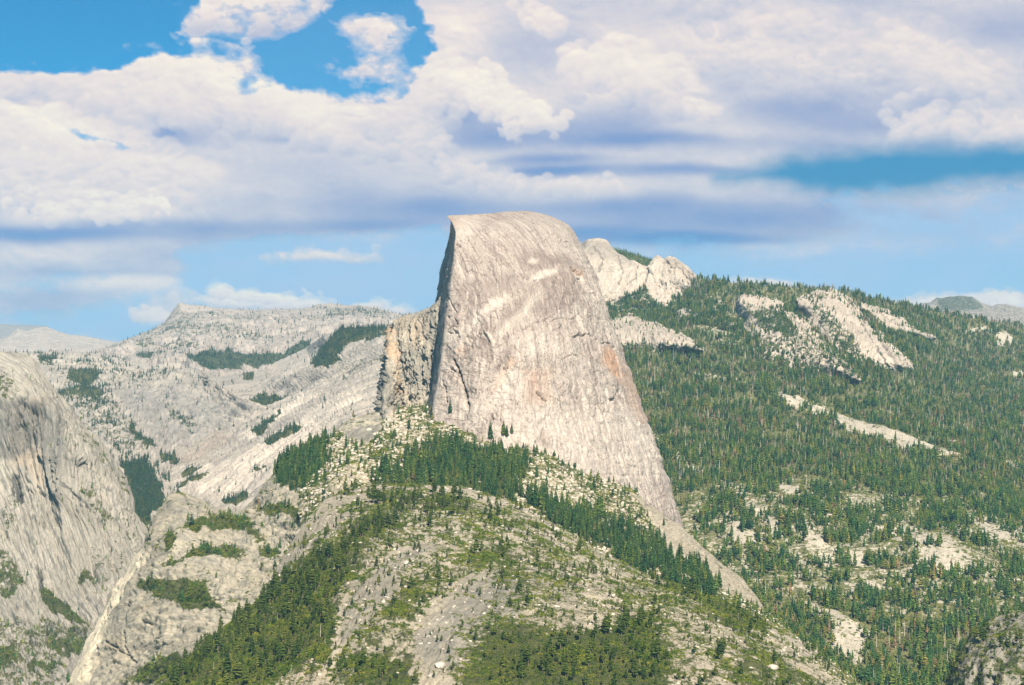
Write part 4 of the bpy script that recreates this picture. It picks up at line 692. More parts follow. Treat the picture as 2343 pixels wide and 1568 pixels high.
L11 = loft('near_hill', [HT,
     [(230, 1760, 2720), (400, 1610, 2800), (500, 1530, 2880), (580, 1470, 2950), (640, 1400, 3050), (690, 1330, 3150), (750, 1260, 3280), (820, 1210, 3380), (900, 1185, 3450), (1000, 1180, 3470), (1100, 1190, 3450), (1200, 1225, 3400), (1300, 1275, 3320), (1420, 1335, 3230), (1540, 1380, 3160), (1660, 1425, 3080), (1780, 1490, 3000), (1900, 1570, 2920), (2050, 1740, 2820)],
     [(300, 1790, 2600), (450, 1680, 2640), (560, 1600, 2690), (660, 1510, 2760), (730, 1430, 2830), (810, 1360, 2920), (900, 1320, 2990), (1020, 1310, 3020), (1140, 1325, 3000), (1260, 1360, 2940), (1400, 1410, 2870), (1540, 1460, 2800), (1680, 1520, 2740), (1820, 1610, 2680), (1980, 1790, 2600)],
     [(360, 1830, 2480), (540, 1740, 2500), (700, 1640, 2530), (860, 1570, 2560), (1020, 1550, 2570), (1200, 1560, 2550), (1400, 1600, 2520), (1600, 1660, 2480), (1800, 1760, 2430), (1950, 1860, 2400)],
     [(400, 1900, 2400), (640, 1830, 2400), (860, 1790, 2400), (1020, 1780, 2400), (1200, 1790, 2380), (1500, 1830, 2350), (1900, 1920, 2300)]],
     620, 430, G_NEAR, amp=13, wl=120, stre=3.2, crum=(2.8, 11), crest=.2, skew=.8, back=((50, 2), (150, 14), (300, 120)), veg0=.45, veg_wl=24, wob=22, warm0=.3, dark0=.32, extra=lambda vx, vy, P, fl: blocky(P, fl, 2.2, 22),
     veg=[(c4([(-60, 1250), (60, 1100), (200, 1050), (300, 900), (430, 870), (560, 800), (600, 680), (700, 620), (830, 600), (840, 740), (700, 800), (600, 980), (560, 1150), (520, 1350), (250, 1480), (-60, 1568)]), .70, 28.799999999999997),
          (c4([(-400, 1250), (0, 1180), (520, 1200), (500, 1420), (250, 1500), (-100, 1700), (-400, 1700)]), .88, 24.0),
          (c4([(560, 1600), (560, 1500), (600, 1450), (850, 1430), (960, 1568), (960, 1650)]), .68, 19.2), (c4([(1330, 1300), (1500, 1270), (1700, 1330), (1900, 1300), (2193, 1250), (2300, 1500), (2300, 1700), (1330, 1700), (1200, 1568)]), .80, 24.0),
          (c4([(870, 1000), (950, 1020), (1000, 1150), (960, 1260), (880, 1310), (840, 1150)]), .60, 19.2), (c4([(1250, 850), (1450, 850), (1530, 980), (1400, 1010), (1280, 960)]), .62, 19.2), (c4([(700, 540), (1200, 560), (1280, 640), (860, 660), (700, 640)]), .58, 19.2),
          (c4([(1560, 560), (1700, 640), (1900, 760), (2050, 900), (1900, 880), (1600, 700)]), .3, 19.2), (c4([(960, 1250), (1250, 1000), (1420, 960), (1300, 1200), (1100, 1450), (1160, 1620), (950, 1620), (970, 1450)]), .12, 24.0),
          (c4([(560, 1100), (700, 1020), (860, 820), (1080, 830), (860, 900), (830, 1050), (700, 1200), (560, 1420), (480, 1540), (520, 1400)]), .16, 21.599999999999998), (c4([(300, 660), (540, 560), (700, 520), (660, 640), (500, 760), (330, 880), (160, 1050), (100, 1100)]), .22, 19.2),
          (c4([(1000, 500), (1150, 505), (1400, 580), (1580, 640), (1700, 740), (1560, 660), (1300, 600), (1100, 540)]), .12, 9.6), (c4([(1640, 980), (1980, 1000), (2060, 1250), (1800, 1240), (1640, 1150)]), .40, 28.799999999999997),
          (c5([(280, 920), (430, 860), (600, 950), (830, 1140), (860, 1180), (700, 1170), (500, 1060), (420, 960)]), .85, 14.399999999999999), (c5([(880, 1150), (1000, 1190), (1150, 1330), (1350, 1500), (1100, 1500), (860, 1250)]), .24, 19.2), (c5([(700, 1300), (960, 1330), (1250, 1500), (1200, 1700), (600, 1700)]), .6, 28.799999999999997)],
     dark=[(c4([(960, 1300), (1250, 1020), (1450, 960), (1600, 980), (1500, 1200), (1300, 1300), (1150, 1500), (960, 1500)]), .78, 24.0), (c4([(560, 1150), (700, 1000), (860, 840), (1080, 830), (900, 930), (860, 1060), (700, 1250), (560, 1440)]), .68, 21.599999999999998),
           (c4([(80, 1100), (330, 880), (520, 700), (540, 740), (300, 960), (160, 1120)]), .85, 16.8), (c4([(1640, 960), (1800, 960), (1800, 1250), (1600, 1200)]), .5, 24.0), (c4([(600, 520), (700, 560), (520, 720), (400, 760)]), .45, 19.2)],
     warm=[(c4([(250, 1520), (420, 1470), (520, 1520), (400, 1620), (200, 1620)]), .68, 16.8), (c4([(840, 660), (1300, 640), (1500, 760), (1200, 760), (900, 740)]), .25, 28.799999999999997), (c4([(430, 860), (520, 850), (480, 1000), (430, 960)]), .6, 14.399999999999999)],
     cracks=[(c4([(1230, 1180), (1150, 1300), (1060, 1430)]), 1.8, 6), (c4([(1330, 1060), (1220, 1200), (1120, 1360)]), 1.5, 5), (c4([(1420, 1000), (1330, 1140), (1260, 1260)]), 1.5, 5), (c4([(700, 1180), (620, 1320), (540, 1460)]), 1.5, 5), (c4([(820, 900), (740, 1040), (640, 1180)]), 1.6, 6), (c4([(180, 1060), (300, 940), (420, 820)]), 2, 8)],
     label='near brush-covered granite hill filling the lower centre', cat='hill')
L12 = loft('corner_rock_hill', [[(2120, 1640, 3250), (2170, 1570, 3280), (2195, 1500, 3300), (2230, 1456, 3300), (2266, 1424, 3300), (2306, 1408, 3300), (2343, 1400, 3300), (2480, 1390, 3300)],
     [(2160, 1700, 3120), (2200, 1600, 3120), (2240, 1530, 3120), (2290, 1490, 3120), (2343, 1480, 3120), (2480, 1470, 3120)],
     [(2200, 1780, 2950), (2260, 1700, 2950), (2343, 1650, 2950), (2480, 1640, 2950)]], 150, 120, G_NEAR, amp=20, wl=80, crum=(5, 15), crest=.3, skew=.6, ridge=.7, veg0=.46, veg_wl=24,
     dark0=.7, label='dark grooved rock knoll in the lower right corner', cat='hill')
# one ground sheet under everything
gm = bpy.data.meshes.new('ground'); gx = 46000
ng = 60; gg = np.stack(np.meshgrid(np.linspace(-23000, 23000, ng), np.linspace(-1500, 30500, ng), indexing='xy')+[np.full((ng, ng), -1250.)], -1)
gg[..., 2] += 40*fbm(gg/2500, 3)
go = grid_mesh('ground', gg[::-1], dict(warm=np.zeros((ng, ng)), dark=np.zeros((ng, ng)), veg=np.ones((ng, ng))), G_WOOD, gg)
meta(go, 'valley floor far below the granite slopes', 'ground', 'structure')
# ------------------------------------------------------------------ tree and shrub shapes
def mesh_from(name, V, Fc, mats, mi=None, smooth=False):
    me = bpy.data.meshes.new(name); me.from_pydata([tuple(v) for v in V], [], Fc)
    for m in mats: me.materials.append(m)
    if mi is not None: me.polygons.foreach_set('material_index', mi)
    if smooth: me.polygons.foreach_set('use_smooth', [True]*len(Fc))
    me.update(); return me
def trunk_geo(r, h0, h1, rad, lean=0.0, limbs=0):
    V = []; Fc = []
    for k, (z, s) in enumerate(((h0, 1.0), (h0+(h1-h0)*.5, .7), (h1, .15))):
        for j in range(5):
            an = j*2*math.pi/5; V.append((rad*s*math.cos(an)+lean*z*z, rad*s*math.sin(an), z))
    for k in range(2):
        for j in range(5): Fc.append((k*5+j, k*5+(j+1) % 5, (k+1)*5+(j+1) % 5, (k+1)*5+j))
    for _ in range(limbs):
        z = r.uniform(.3, .92); an = r.uniform(0, 6.28); L = r.uniform(.05, .13)*(1.15-z); b = len(V)
        c, s = math.cos(an), math.sin(an)
        V += [(lean*z*z, 0, z), (lean*z*z, 0, z+.012), (c*L, s*L, z+L*r.uniform(-.2, .6))]; Fc.append((b, b+1, b+2))
    return V, Fc
def crown_geo(r, base, whorls, per, R, droop=.35, shape=.85, wid=.42, ragged=.3):
    V = []; Fc = []
    for k in range(whorls):
        f = (k+r.uniform(-.3, .3))/whorls; f = min(max(f, 0), .99)
        z = base+(1-base)*f
        prof = (1-f)**shape*(min(1, (f+.10)/.22)**.6)
        rr = R*prof+.012
        for j in range(per if f < .75 else max(3, per-2)):
            an = r.uniform(0, 6.283); L = rr*r.uniform(1-ragged, 1+ragged*.5); c, s = math.cos(an), math.sin(an)
            zz = z+r.uniform(-.5, .5)*(1-base)/whorls
            w = L*wid*r.uniform(.7, 1.2)+.006; b = len(V); th = .03+L*.18
            V += [(0, 0, zz+L*.18), (c*L*.6-s*w, s*L*.6+c*w, zz-L*droop*.45), (c*L*.6+s*w, s*L*.6-c*w, zz-L*droop*.45), (c*L, s*L, zz-L*droop), (c*L*.45, s*L*.45, zz-L*droop-th)]
            Fc += [(0+b, 1+b, 3+b), (0+b, 3+b, 2+b), (0+b, 4+b, 3+b)]
    b = len(V); w = .014
    V += [(w, 0, .93), (-w*.5, w, .93), (-w*.5, -w, .93), (0, 0, 1.0)]; Fc += [(b, b+1, b+3), (b+1, b+2, b+3), (b+2, b, b+3)]
    return V, Fc
def blob_geo(r, n, rx, rz, z0, leaf):
    V = []; Fc = []
    for _ in range(n):
        d = np.array([r.gauss(0, 1), r.gauss(0, 1), abs(r.gauss(0, 1))+.05]); d /= np.linalg.norm(d)
        k = r.uniform(.55, 1.05); p = np.array([d[0]*rx*k, d[1]*rx*k, z0+d[2]*rz*k])
        b = len(V)
        for _j in range(3):
            o = np.array([r.gauss(0, 1), r.gauss(0, 1), r.gauss(0, .55)]); o /= np.linalg.norm(o)
            V.append(tuple(p+o*leaf*r.uniform(.6, 1.2)))
        Fc.append((b, b+1, b+2))
    return V, Fc
pr = random.Random(5)
def join(a, b):
    n = len(a[0]); return a[0]+b[0], a[1]+[tuple(i+n for i in f) for f in b[1]]
FIR_T, FIR_C, PINE_T, PINE_C = [], [], [], []
for k in range(6):
    FIR_T.append(trunk_geo(pr, -.03, .97, .011+.003*pr.random()))
    FIR_C.append(crown_geo(pr, pr.uniform(.10, .26), 15, 7, pr.uniform(.115, .165), pr.uniform(.3, .55), pr.uniform(.65, .95)))
for k in range(5):
    PINE_T.append(trunk_geo(pr, -.03, .95, .015+.004*pr.random(), pr.uniform(-.04, .04)))
    PINE_C.append(crown_geo(pr, pr.uniform(.22, .42), 11, 7, pr.uniform(.17, .26), pr.uniform(-.1, .25), pr.uniform(.45, .65), .5, .5))
def proto(name, parts, mats):
    V, Fc, mi = [], [], []
    for k, (v, f) in enumerate(parts):
        n = len(V); V += v; Fc += [tuple(i+n for i in q) for q in f]; mi += [k]*len(f)
    o = bpy.data.objects.new(name, mesh_from(name, V, Fc, mats, mi)); return o
PROTO = {}
def coll(name, objs):
    c = bpy.data.collections.new(name)
    for o in objs: c.objects.link(o)
    PROTO[name] = (c, len(objs))
coll('fir', [proto('fir_shape_%d' % k, [FIR_T[k], FIR_C[k]], [M_BARK, M_FIR2]) for k in range(6)])
coll('mixed', [proto('mixed_shape_%d' % k, [FIR_T[k], FIR_C[k]], [M_BARK, M_FIR]) for k in range(4)]+[proto('mixed_shape_%d' % (k+4), [PINE_T[k], PINE_C[k]], [M_BARK, M_FIR]) for k in range(4)])
coll('pine', [proto('pine_shape_%d' % k, [PINE_T[k], PINE_C[k]], [M_BARK, M_PINE]) for k in range(5)])
coll('far', [proto('far_shape_%d' % k, [trunk_geo(pr, -.03, .9, .014), crown_geo(pr, .1, 7, 5, pr.uniform(.15, .21), .4, .8, .55)], [M_BARK, M_FIR]) for k in range(4)])
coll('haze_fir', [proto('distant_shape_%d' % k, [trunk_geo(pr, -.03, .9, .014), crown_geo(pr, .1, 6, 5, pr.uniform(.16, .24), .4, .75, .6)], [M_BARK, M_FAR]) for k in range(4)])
coll('snag', [proto('snag_shape_%d' % k, [trunk_geo(pr, -.03, 1, .017, pr.uniform(-.04, .04), 26)], [M_DEAD]) for k in range(4)])
coll('rust', [proto('rust_shape_%d' % k, [FIR_T[k], crown_geo(pr, .2, 12, 5, .13, .4, .8)], [M_DEAD, M_RUST]) for k in range(3)])
coll('shrub', [proto('shrub_shape_%d' % k, [blob_geo(pr, 70, 1.0, .62, -.08, .30)], [M_SHRUB]) for k in range(5)])
def rock_geo(r):
    import bmesh
    bm = bmesh.new(); bmesh.ops.create_icosphere(bm, subdivisions=2, radius=1)
    s = Vector((r.uniform(.8, 1.3), r.uniform(.8, 1.3), r.uniform(.55, .85))); o = Vector((r.uniform(0, 50), 0, 0))
    cuts = [Vector((r.gauss(0, 1), r.gauss(0, 1), r.gauss(0, .6))).normalized() for _ in range(7)]
    V = []
    for v in bm.verts:
        p = v.co.copy()
        for c in cuts:
            d = p.dot(c)
            if d > .72: p -= c*(d-.72)
        V.append((p.x*s.x, p.y*s.y, p.z*s.z))
    Fc = [tuple(x.index for x in f.verts) for f in bm.faces]; bm.free(); return V, Fc
ROCKS = [rock_geo(pr) for _ in range(5)]
coll('rock', [proto('rock_shape_%d' % k, [ROCKS[k]], [M_ROCK]) for k in range(5)])
# ------------------------------------------------------------------ where they stand
def nz(L, wl, s=0): return fbm(L['P']/wl+s, 4, .55)
def veg_m(L, lo=.42, hi=.62, wl=22, k=1.1): 
    return sstep(lo, hi, L['veg']+nz(L, wl, 4)*k)
cnts = {}
cnts['slope'] = scatter(L7, sstep(.36, .62, L7['veg']+.7*nz(L7, 26, 4)+.75*nz(L7, 95, 14)+.5*nz(L7, 420, 2))*np.interp(L7['P'][..., 1], [3500, 6500, 9500], [1/95., 1/110., 1/170.])*np.clip(1+2.6*nz(L7, 110, 8), .15, 3), 'mixed', 9, 32)
scatter(L7, sstep(.5, .9, L7['veg'])/900., 'snag', 16, 34, seed=1)
scatter(L7, sstep(.5, .9, L7['veg'])/3000.*(1+3*nz(L7, 400, 3)), 'rust', 16, 36, seed=2)
scatter(L7, (L7['vy'] > 930)*sstep(.1, .5, L7['veg']+.6*nz(L7, 30, 6))/75., 'shrub', 1.5, 4.5, seed=3)
scatter(L6b, np.full(L6b['veg'].shape, 1/110.), 'far', 16, 30)
scatter(L6, veg_m(L6, .40, .6, 45, .9)/110., 'mixed', 12, 30); scatter(L6, np.full(L6['veg'].shape, 1/16000.), 'mixed', 6, 15, seed=9)
for Lk in (D1, D2, D3, D4): scatter(Lk, veg_m(Lk, .36, .62, 26, .9)/120., 'mixed', 7, 22)
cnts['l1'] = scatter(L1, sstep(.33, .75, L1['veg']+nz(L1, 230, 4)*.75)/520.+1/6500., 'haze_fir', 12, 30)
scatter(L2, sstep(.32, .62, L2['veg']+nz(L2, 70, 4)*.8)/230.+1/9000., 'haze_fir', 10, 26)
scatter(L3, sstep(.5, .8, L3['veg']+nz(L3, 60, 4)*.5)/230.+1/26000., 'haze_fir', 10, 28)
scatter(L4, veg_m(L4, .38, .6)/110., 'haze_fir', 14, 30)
scatter(L5, veg_m(L5, .50, .75, 26)/190.+1/9000., 'far', 7, 20, slope=.1); scatter(L5, veg_m(L5, .46, .62, 26)/120., 'shrub', 2, 4.5, seed=4)
FSTAND = c4([(850, 400), (930, 370), (1000, 280), (1200, 280), (1350, 330), (1560, 380), (1500, 520), (1480, 600), (1300, 580), (1000, 540), (700, 510), (700, 440)])
FBAND = c4([(1500, 560), (1640, 600), (1900, 650), (2193, 750), (2300, 900), (2193, 980), (2050, 900), (1750, 760), (1600, 660)])+[]
FB2 = c5([(0, 600), (200, 650), (260, 760), (500, 850), (600, 950), (560, 1000), (280, 930), (0, 780)])
FCL = c2([(1560, 1060), (1620, 1000), (1680, 940), (1860, 850), (1890, 900), (1860, 1220), (1740, 1180), (1620, 1150), (1600, 1070)])
m9 = np.maximum.reduce([sstep(-4, 6, sdf(L9['vx'], L9['vy'], p)) for p in (FSTAND, FBAND, FB2)])
scatter(L9, m9/105.*(1+1.8*nz(L9, 45, 2)), 'fir', 13, 38, seed=5)
spr = 1-sstep(-3, 3, sdf(L9['vx'], L9['vy'], SPUR)); spr *= 1-sstep(-3, 3, sdf(L9['vx'], L9['vy'], c4([(560, 180), (650, 130), (740, 100), (760, 200), (700, 280), (560, 260)])))
scatter(L9, spr/900., 'mixed', 8, 24, seed=6)
scatter(L9, spr*veg_m(L9, .28, .50, 16, 1.2)/20., 'shrub', 1.4, 4.2, seed=7)
scatter(L9, spr*sstep(.3, -.2, L9['veg']-.45+nz(L9, 30, 5))/85., 'rock', .8, 4.6, seed=8)
m10 = sstep(-4, 6, sdf(L10['vx'], L10['vy'], FCL))
scatter(L10, m10/80., 'fir', 14, 36, seed=1); scatter(L10, veg_m(L10, .5, .75, 22)/260.*(1-m10), 'mixed', 7, 20, seed=2)
scatter(L10, veg_m(L10, .42, .58, 20, 1.0)/20., 'shrub', 1.5, 4.0, seed=3)
scatter(L12, veg_m(L12, .4, .6, 20)/25., 'shrub', 1.4, 3.6, seed=1); scatter(L12, veg_m(L12, .35, .6, 30)/240., 'pine', 9, 20, seed=2)
v11 = sstep(.36, .54, L11['veg']+.85*nz(L11, 12, 4)+.75*nz(L11, 48, 9))
scatter(L11, v11/11., 'shrub', 1.3, 3.6, seed=1)
TB = c4([(-400, 1200), (60, 1100), (200, 1050), (300, 900), (430, 870), (560, 800), (600, 680), (700, 560), (1250, 560), (1250, 640), (860, 740), (700, 800), (600, 980), (500, 1200), (250, 1568), (-400, 1568)])
TC = c4([(1330, 1300), (2193, 1240), (2400, 1600), (1300, 1600)])
mt = np.maximum(sstep(-10, 14, sdf(L11['vx'], L11['vy'], TB)), .9*sstep(-10, 14, sdf(L11['vx'], L11['vy'], TC)))
scatter(L11, (.16+mt)*veg_m(L11, .34, .6, 40, .9)/300., 'pine', 8, 27, seed=2)
scatter(L11, np.full(v11.shape, 1/800.), 'pine', 5, 15, seed=3)
scatter(L11, np.full(v11.shape, 1/9000.), 'snag', 8, 16, seed=4); scatter(L11, (1-v11)/420., 'rock', .8, 3.0, seed=5)
# ------------------------------------------------------------------ hidden things are left out
tree_b = {}
for k in ('near_hill', 'talus_saddle_hill', 'apron_hill', 'corner_rock_hill', 'left_cliff_hill'):
    P = LAND[k]['P'][::2, ::2]; nv, nu = P.shape[:2]; i = np.arange(nv*nu).reshape(nv, nu)
    q = np.stack([i[:-1, :-1], i[1:, :-1], i[1:, 1:], i[:-1, 1:]], -1).reshape(-1, 4)
    tree_b[k] = BVHTree.FromPolygons(P.reshape(-1, 3).tolist(), q.tolist())
P = LAND['dome']['P'][::3, ::3]; nv, nu = P.shape[:2]; i = np.arange(nv*nu).reshape(nv, nu)
tree_b['dome'] = BVHTree.FromPolygons(P.reshape(-1, 3).tolist(), np.stack([i[:-1, :-1], i[1:, :-1], i[1:, 1:], i[:-1, 1:]], -1).reshape(-1, 4).tolist())
def seen(p):
    v = Vector(p); L = v.length; v.normalize()
    for b in tree_b.values():
        h = b.ray_cast(Vector((0, 0, 0)), v, L-12)
        if h[0] is not None: return False
    return True
# ------------------------------------------------------------------ individual trees: the ones that show largest
cand = []
for gi, (kind, p, h, land) in enumerate(TREES):
    if kind in ('fir', 'pine') or (kind == 'mixed' and land in ('talus_saddle_hill', 'apron_hill', 'forest_slope_hill')):
        px = h/p[:, 1]*F; x, y = proj(p)
        for j in np.argsort(-px)[:700]:
            if 8 < x[j] < W0-8 and 400 < y[j] < 1560: cand.append((px[j], gi, int(j)))
cand.sort(reverse=True)
REGION = {('mixed', 'forest_slope_hill'): ('tall conifer among the nearest forest at the lower right', 'conifers of the nearest forest, lower right'),
          ('fir', 'talus_saddle_hill'): ('tall dark green fir in the dense stand below the big dome', 'firs in the stand below the big dome'),
          ('fir', 'apron_hill'): ('dark fir in the steep clump left of the saddle, above the pale apron', 'firs in the steep clump above the apron'),
          ('mixed', 'talus_saddle_hill'): ('scattered dark conifer among boulders and brush on the saddle', 'scattered conifers on the saddle'),
          ('mixed', 'apron_hill'): ('small conifer on a ledge of the pale fluted apron', 'conifers on the apron ledges'),
          ('pine', 'corner_rock_hill'): ('olive pine on the dark knoll in the lower right corner', 'pines on the corner knoll')}
fm = lambda n, g, m: mesh_from(n, g[0], g[1], [m])
TM = {'fir': [(fm('trunk', FIR_T[k], M_BARK), fm('crown', FIR_C[k], M_FIR2)) for k in range(6)], 'pine': [(fm('trunk', PINE_T[k], M_BARK), fm('crown', PINE_C[k], M_PINE)) for k in range(5)]}
taken = {}; used = []
def place_tree(kind, p, h, label, group, name=None):
    ms = TM['fir' if kind in ('fir', 'mixed') else 'pine']; tm, cm = ms[int(rng.integers(len(ms)))]
    e = bpy.data.objects.new(name or ('fir_tree' if kind in ('fir', 'mixed') else 'pine_tree'), None); link(e)
    e.location = p; e.scale = (h, h, h); e.rotation_euler = (0, 0, rng.uniform(0, 6.28))
    meta(e, label, 'tree', None, group)
    for n, m in (('trunk', tm), ('crown', cm)):
        o = bpy.data.objects.new(n, m); link(o); o.parent = e
    return e
nt_ = 0; reg_n = {}
for px, gi, j in cand:
    if nt_ >= 285: break
    kind, p, h, land = TREES[gi]
    x, y = proj(p[j]); y2 = y-px*.6
    if any(abs(x-ux) < 7 and abs(y-uy) < 12 for ux, uy in used): continue
    if not seen(p[j]+np.array([0, 0, h[j]*.35])): continue
    if reg_n.get((kind, land), 0) >= {'talus_saddle_hill': 85, 'apron_hill': 35, 'forest_slope_hill': 65, 'near_hill': 100}.get(land, 10): continue
    reg_n[(kind, land)] = reg_n.get((kind, land), 0)+1
    if land == 'near_hill':
        if y > 1400 and x < 700: lg = ('olive pine standing in the brush field at the lower left of the near hill', 'pines in the lower left brush field')
        elif y > 1380 and x > 1150: lg = ('olive pine in the brush along the lower right of the near hill', 'pines in the lower right brush')
        elif y < 1250 and x > 650: lg = ('olive pine near the rounded top of the near hill', 'pines near the top of the near hill')
        elif x < 820: lg = ('olive pine on the left shoulder of the near hill', 'pines on the left shoulder of the near hill')
        else: lg = ('olive pine on the striped granite face of the near hill', 'scattered pines on the near hill face')
    elif (kind, land) == ('fir', 'talus_saddle_hill'):
        lg = (('dark fir in the left half of the stand below the big dome', 'firs in the left half of the stand') if x < 1070 else ('dark fir in the right half of the stand below the big dome', 'firs in the right half of the stand') if x < 1200 else ('dark fir in the band of firs lining the back of the near hill crest', 'firs in the band behind the near crest'))
    else: lg = REGION[(kind, land)]
    if land == 'forest_slope_hill':
        q_ = ('in the strip of forest hugging the right flank of the near hill' if x < 1760 else 'in the forest around the pale slab at the lower right' if x < 1990 else 'in the forest just left of the dark corner knoll' if x < 2230 else 'in the forest above the dark corner knoll')
        lg = ('green conifer '+q_, 'conifers '+q_)
    elif land == 'near_hill':
        near_p = 'tall' if px > 34 else 'mid-sized' if px > 27 else 'small'
        lg = (near_p+' '+lg[0], lg[1])
    near_w = 'slim' if kind == 'fir' and j % 2 else 'broad' if kind == 'fir' else 'short' if px < 36 else 'tall'
    lg = (near_w+' '+lg[0].replace('tall ', ''), lg[1]) if land not in ('near_hill',) else lg
    used.append((x, y)); taken.setdefault(gi, set()).add(j); nt_ += 1
    place_tree(kind, p[j], h[j], lg[0], lg[1])
def on_land(vx, vy):
    v = Vector(unproj(vx, vy, 1000.)); v.normalize(); best = None
    for b in tree_b.values():
        h = b.ray_cast(Vector((0, 0, 0)), v)
        if h[0] is not None and (best is None or h[3] < best[1]): best = (h[0], h[3])
    return best[0] if best else None
for vx, vy, hh, lab in ((1122, 1008, 44, 'narrow dark fir standing alone against the foot of the big dome'), (1152, 1000, 36, 'left fir of the close pair against the foot of the big dome'), (1160, 1003, 30, 'right fir of the close pair against the foot of the big dome'),
                        (1171, 995, 27, 'thin fir just right of the close pair at the dome foot'), (1030, 950, 34, 'broad fir at the top of the saddle below the long crack'), (936, 985, 30, 'fir in the pale sandy gully below the lower wall'), (1519, 1205, 22, 'solitary fir at the head of the bare spur'), (384, 0, 0, '')):
    if hh == 0: continue
    p = on_land(vx, vy)
    if p is not None: place_tree('fir', p-Vector((0, 0, .5)), hh, lab, 'lone firs at the foot of the big dome')
# single boulders and dead trees
for k, (vx, vy, r, lab) in enumerate(((1271, 1215, 9, 'large pale boulder in brush behind the near hill crest'), (1008, 1526, 8, 'pale square boulder at the bottom edge of the striped face'), (1184, 1100, 6, 'grey slab boulder at the edge of the fir stand'),
                                      (845, 985, 6, 'rounded boulder on the shoulder left of the saddle'), (800, 1022, 7, 'white boulder above the small cliff left of the saddle'), (1340, 1170, 7, 'pale block high in the talus field'), (1395, 1190, 6, 'pale block low in the talus field'),
                                      (1768, 1530, 7, 'grey boulder on the right slope of the near hill'), (930, 1290, 5, 'small pale boulder in the middle of the near hill'), (1180, 1065, 5, 'boulder among the firs of the stand'))):
    p = on_land(vx, vy)
    if p is None: continue
    o = bpy.data.objects.new('boulder', mesh_from('boulder', *ROCKS[k % 5], [M_ROCK])); link(o)
    o.location = p+Vector((0, 0, r*.2)); o.scale = (r, r*.9, r*.8); o.rotation_euler = (0, 0, k*1.3)
    meta(o, lab, 'boulder', None, 'large boulders on the near slopes')
for k, (vx, vy, h, lab) in enumerate(((1465, 1290, 26, 'bleached dead trunk in the firs behind the near hill crest'), (1183, 1120, 28, 'tall bleached dead trunk at the right end of the fir stand'), (733, 1460, 20, 'pale dead trunk in the lower left brush field'),
                                      (1040, 1240, 14, 'short dead trunk on the top of the near hill'), (1355, 1165, 20, 'dead trunk rising from the talus field'))):
    p = on_land(vx, vy)
    if p is None: continue
    g = trunk_geo(pr, -.03, 1, .02, .02, 26)
    o = bpy.data.objects.new('dead_tree', mesh_from('dead_tree', g[0], g[1], [M_DEAD])); link(o); o.location = p; o.scale = (h, h, h)
    meta(o, lab, 'dead tree', None, 'dead trees on the near slopes')
# ------------------------------------------------------------------ the rest: one object per kind of growth
def instancer(name, kind, P, H, label, cat, squash=1.0):
    me = bpy.data.meshes.new(name); me.vertices.add(len(P)); me.vertices.foreach_set('co', P.astype(np.float32).ravel())
    c, n = PROTO[kind]
    for nm, ty, arr in (('size', 'FLOAT', H), ('turn', 'FLOAT', rng.uniform(0, 6.283, len(P))), ('pick', 'INT', rng.integers(0, n, len(P)))):
        a = me.attributes.new(nm, ty, 'POINT'); a.data.foreach_set('value', np.asarray(arr, np.int32 if ty == 'INT' else np.float32))
    o = bpy.data.objects.new(name, me); link(o); meta(o, label, cat, 'stuff')
    ng_ = bpy.data.node_groups.new(name, 'GeometryNodeTree')
    ng_.interface.new_socket('Geometry', in_out='INPUT', socket_type='NodeSocketGeometry'); ng_.interface.new_socket('Geometry', in_out='OUTPUT', socket_type='NodeSocketGeometry')
    gi = ng_.nodes.new('NodeGroupInput'); go_ = ng_.nodes.new('NodeGroupOutput'); ip = ng_.nodes.new('GeometryNodeInstanceOnPoints'); ci = ng_.nodes.new('GeometryNodeCollectionInfo')
    ci.inputs['Collection'].default_value = c; ci.inputs['Separate Children'].default_value = True; ci.inputs['Reset Children'].default_value = True
    ip.inputs['Pick Instance'].default_value = True
    def at(nm, ty):
        a = ng_.nodes.new('GeometryNodeInputNamedAttribute'); a.data_type = ty; a.inputs[0].default_value = nm; return a.outputs[0]
    cb = ng_.nodes.new('ShaderNodeCombineXYZ'); ng_.links.new(at('turn', 'FLOAT'), cb.inputs[2])
    cs = ng_.nodes.new('ShaderNodeCombineXYZ'); sz = at('size', 'FLOAT')
    for q in range(3): ng_.links.new(sz, cs.inputs[q])
    L_ = ng_.links.new
    L_(gi.outputs[0], ip.inputs['Points']); L_(ci.outputs[0], ip.inputs['Instance']); L_(at('pick', 'INT'), ip.inputs['Instance Index'])
    L_(cb.outputs[0], ip.inputs['Rotation']); L_(cs.outputs[0], ip.inputs['Scale']); L_(ip.outputs[0], go_.inputs[0])
    mo = o.modifiers.new('grow', 'NODES'); mo.node_group = ng_
    return o
pool = {}
for gi, (kind, p, h, land) in enumerate(TREES):
    keep = np.ones(len(p), bool)
    if gi in taken: keep[list(taken[gi])] = False
    near = land in ('near_hill', 'talus_saddle_hill', 'apron_hill', 'corner_rock_hill')
    key = (kind, 'near' if near else 'far')
    pool.setdefault(key, []).append((p[keep], h[keep]))
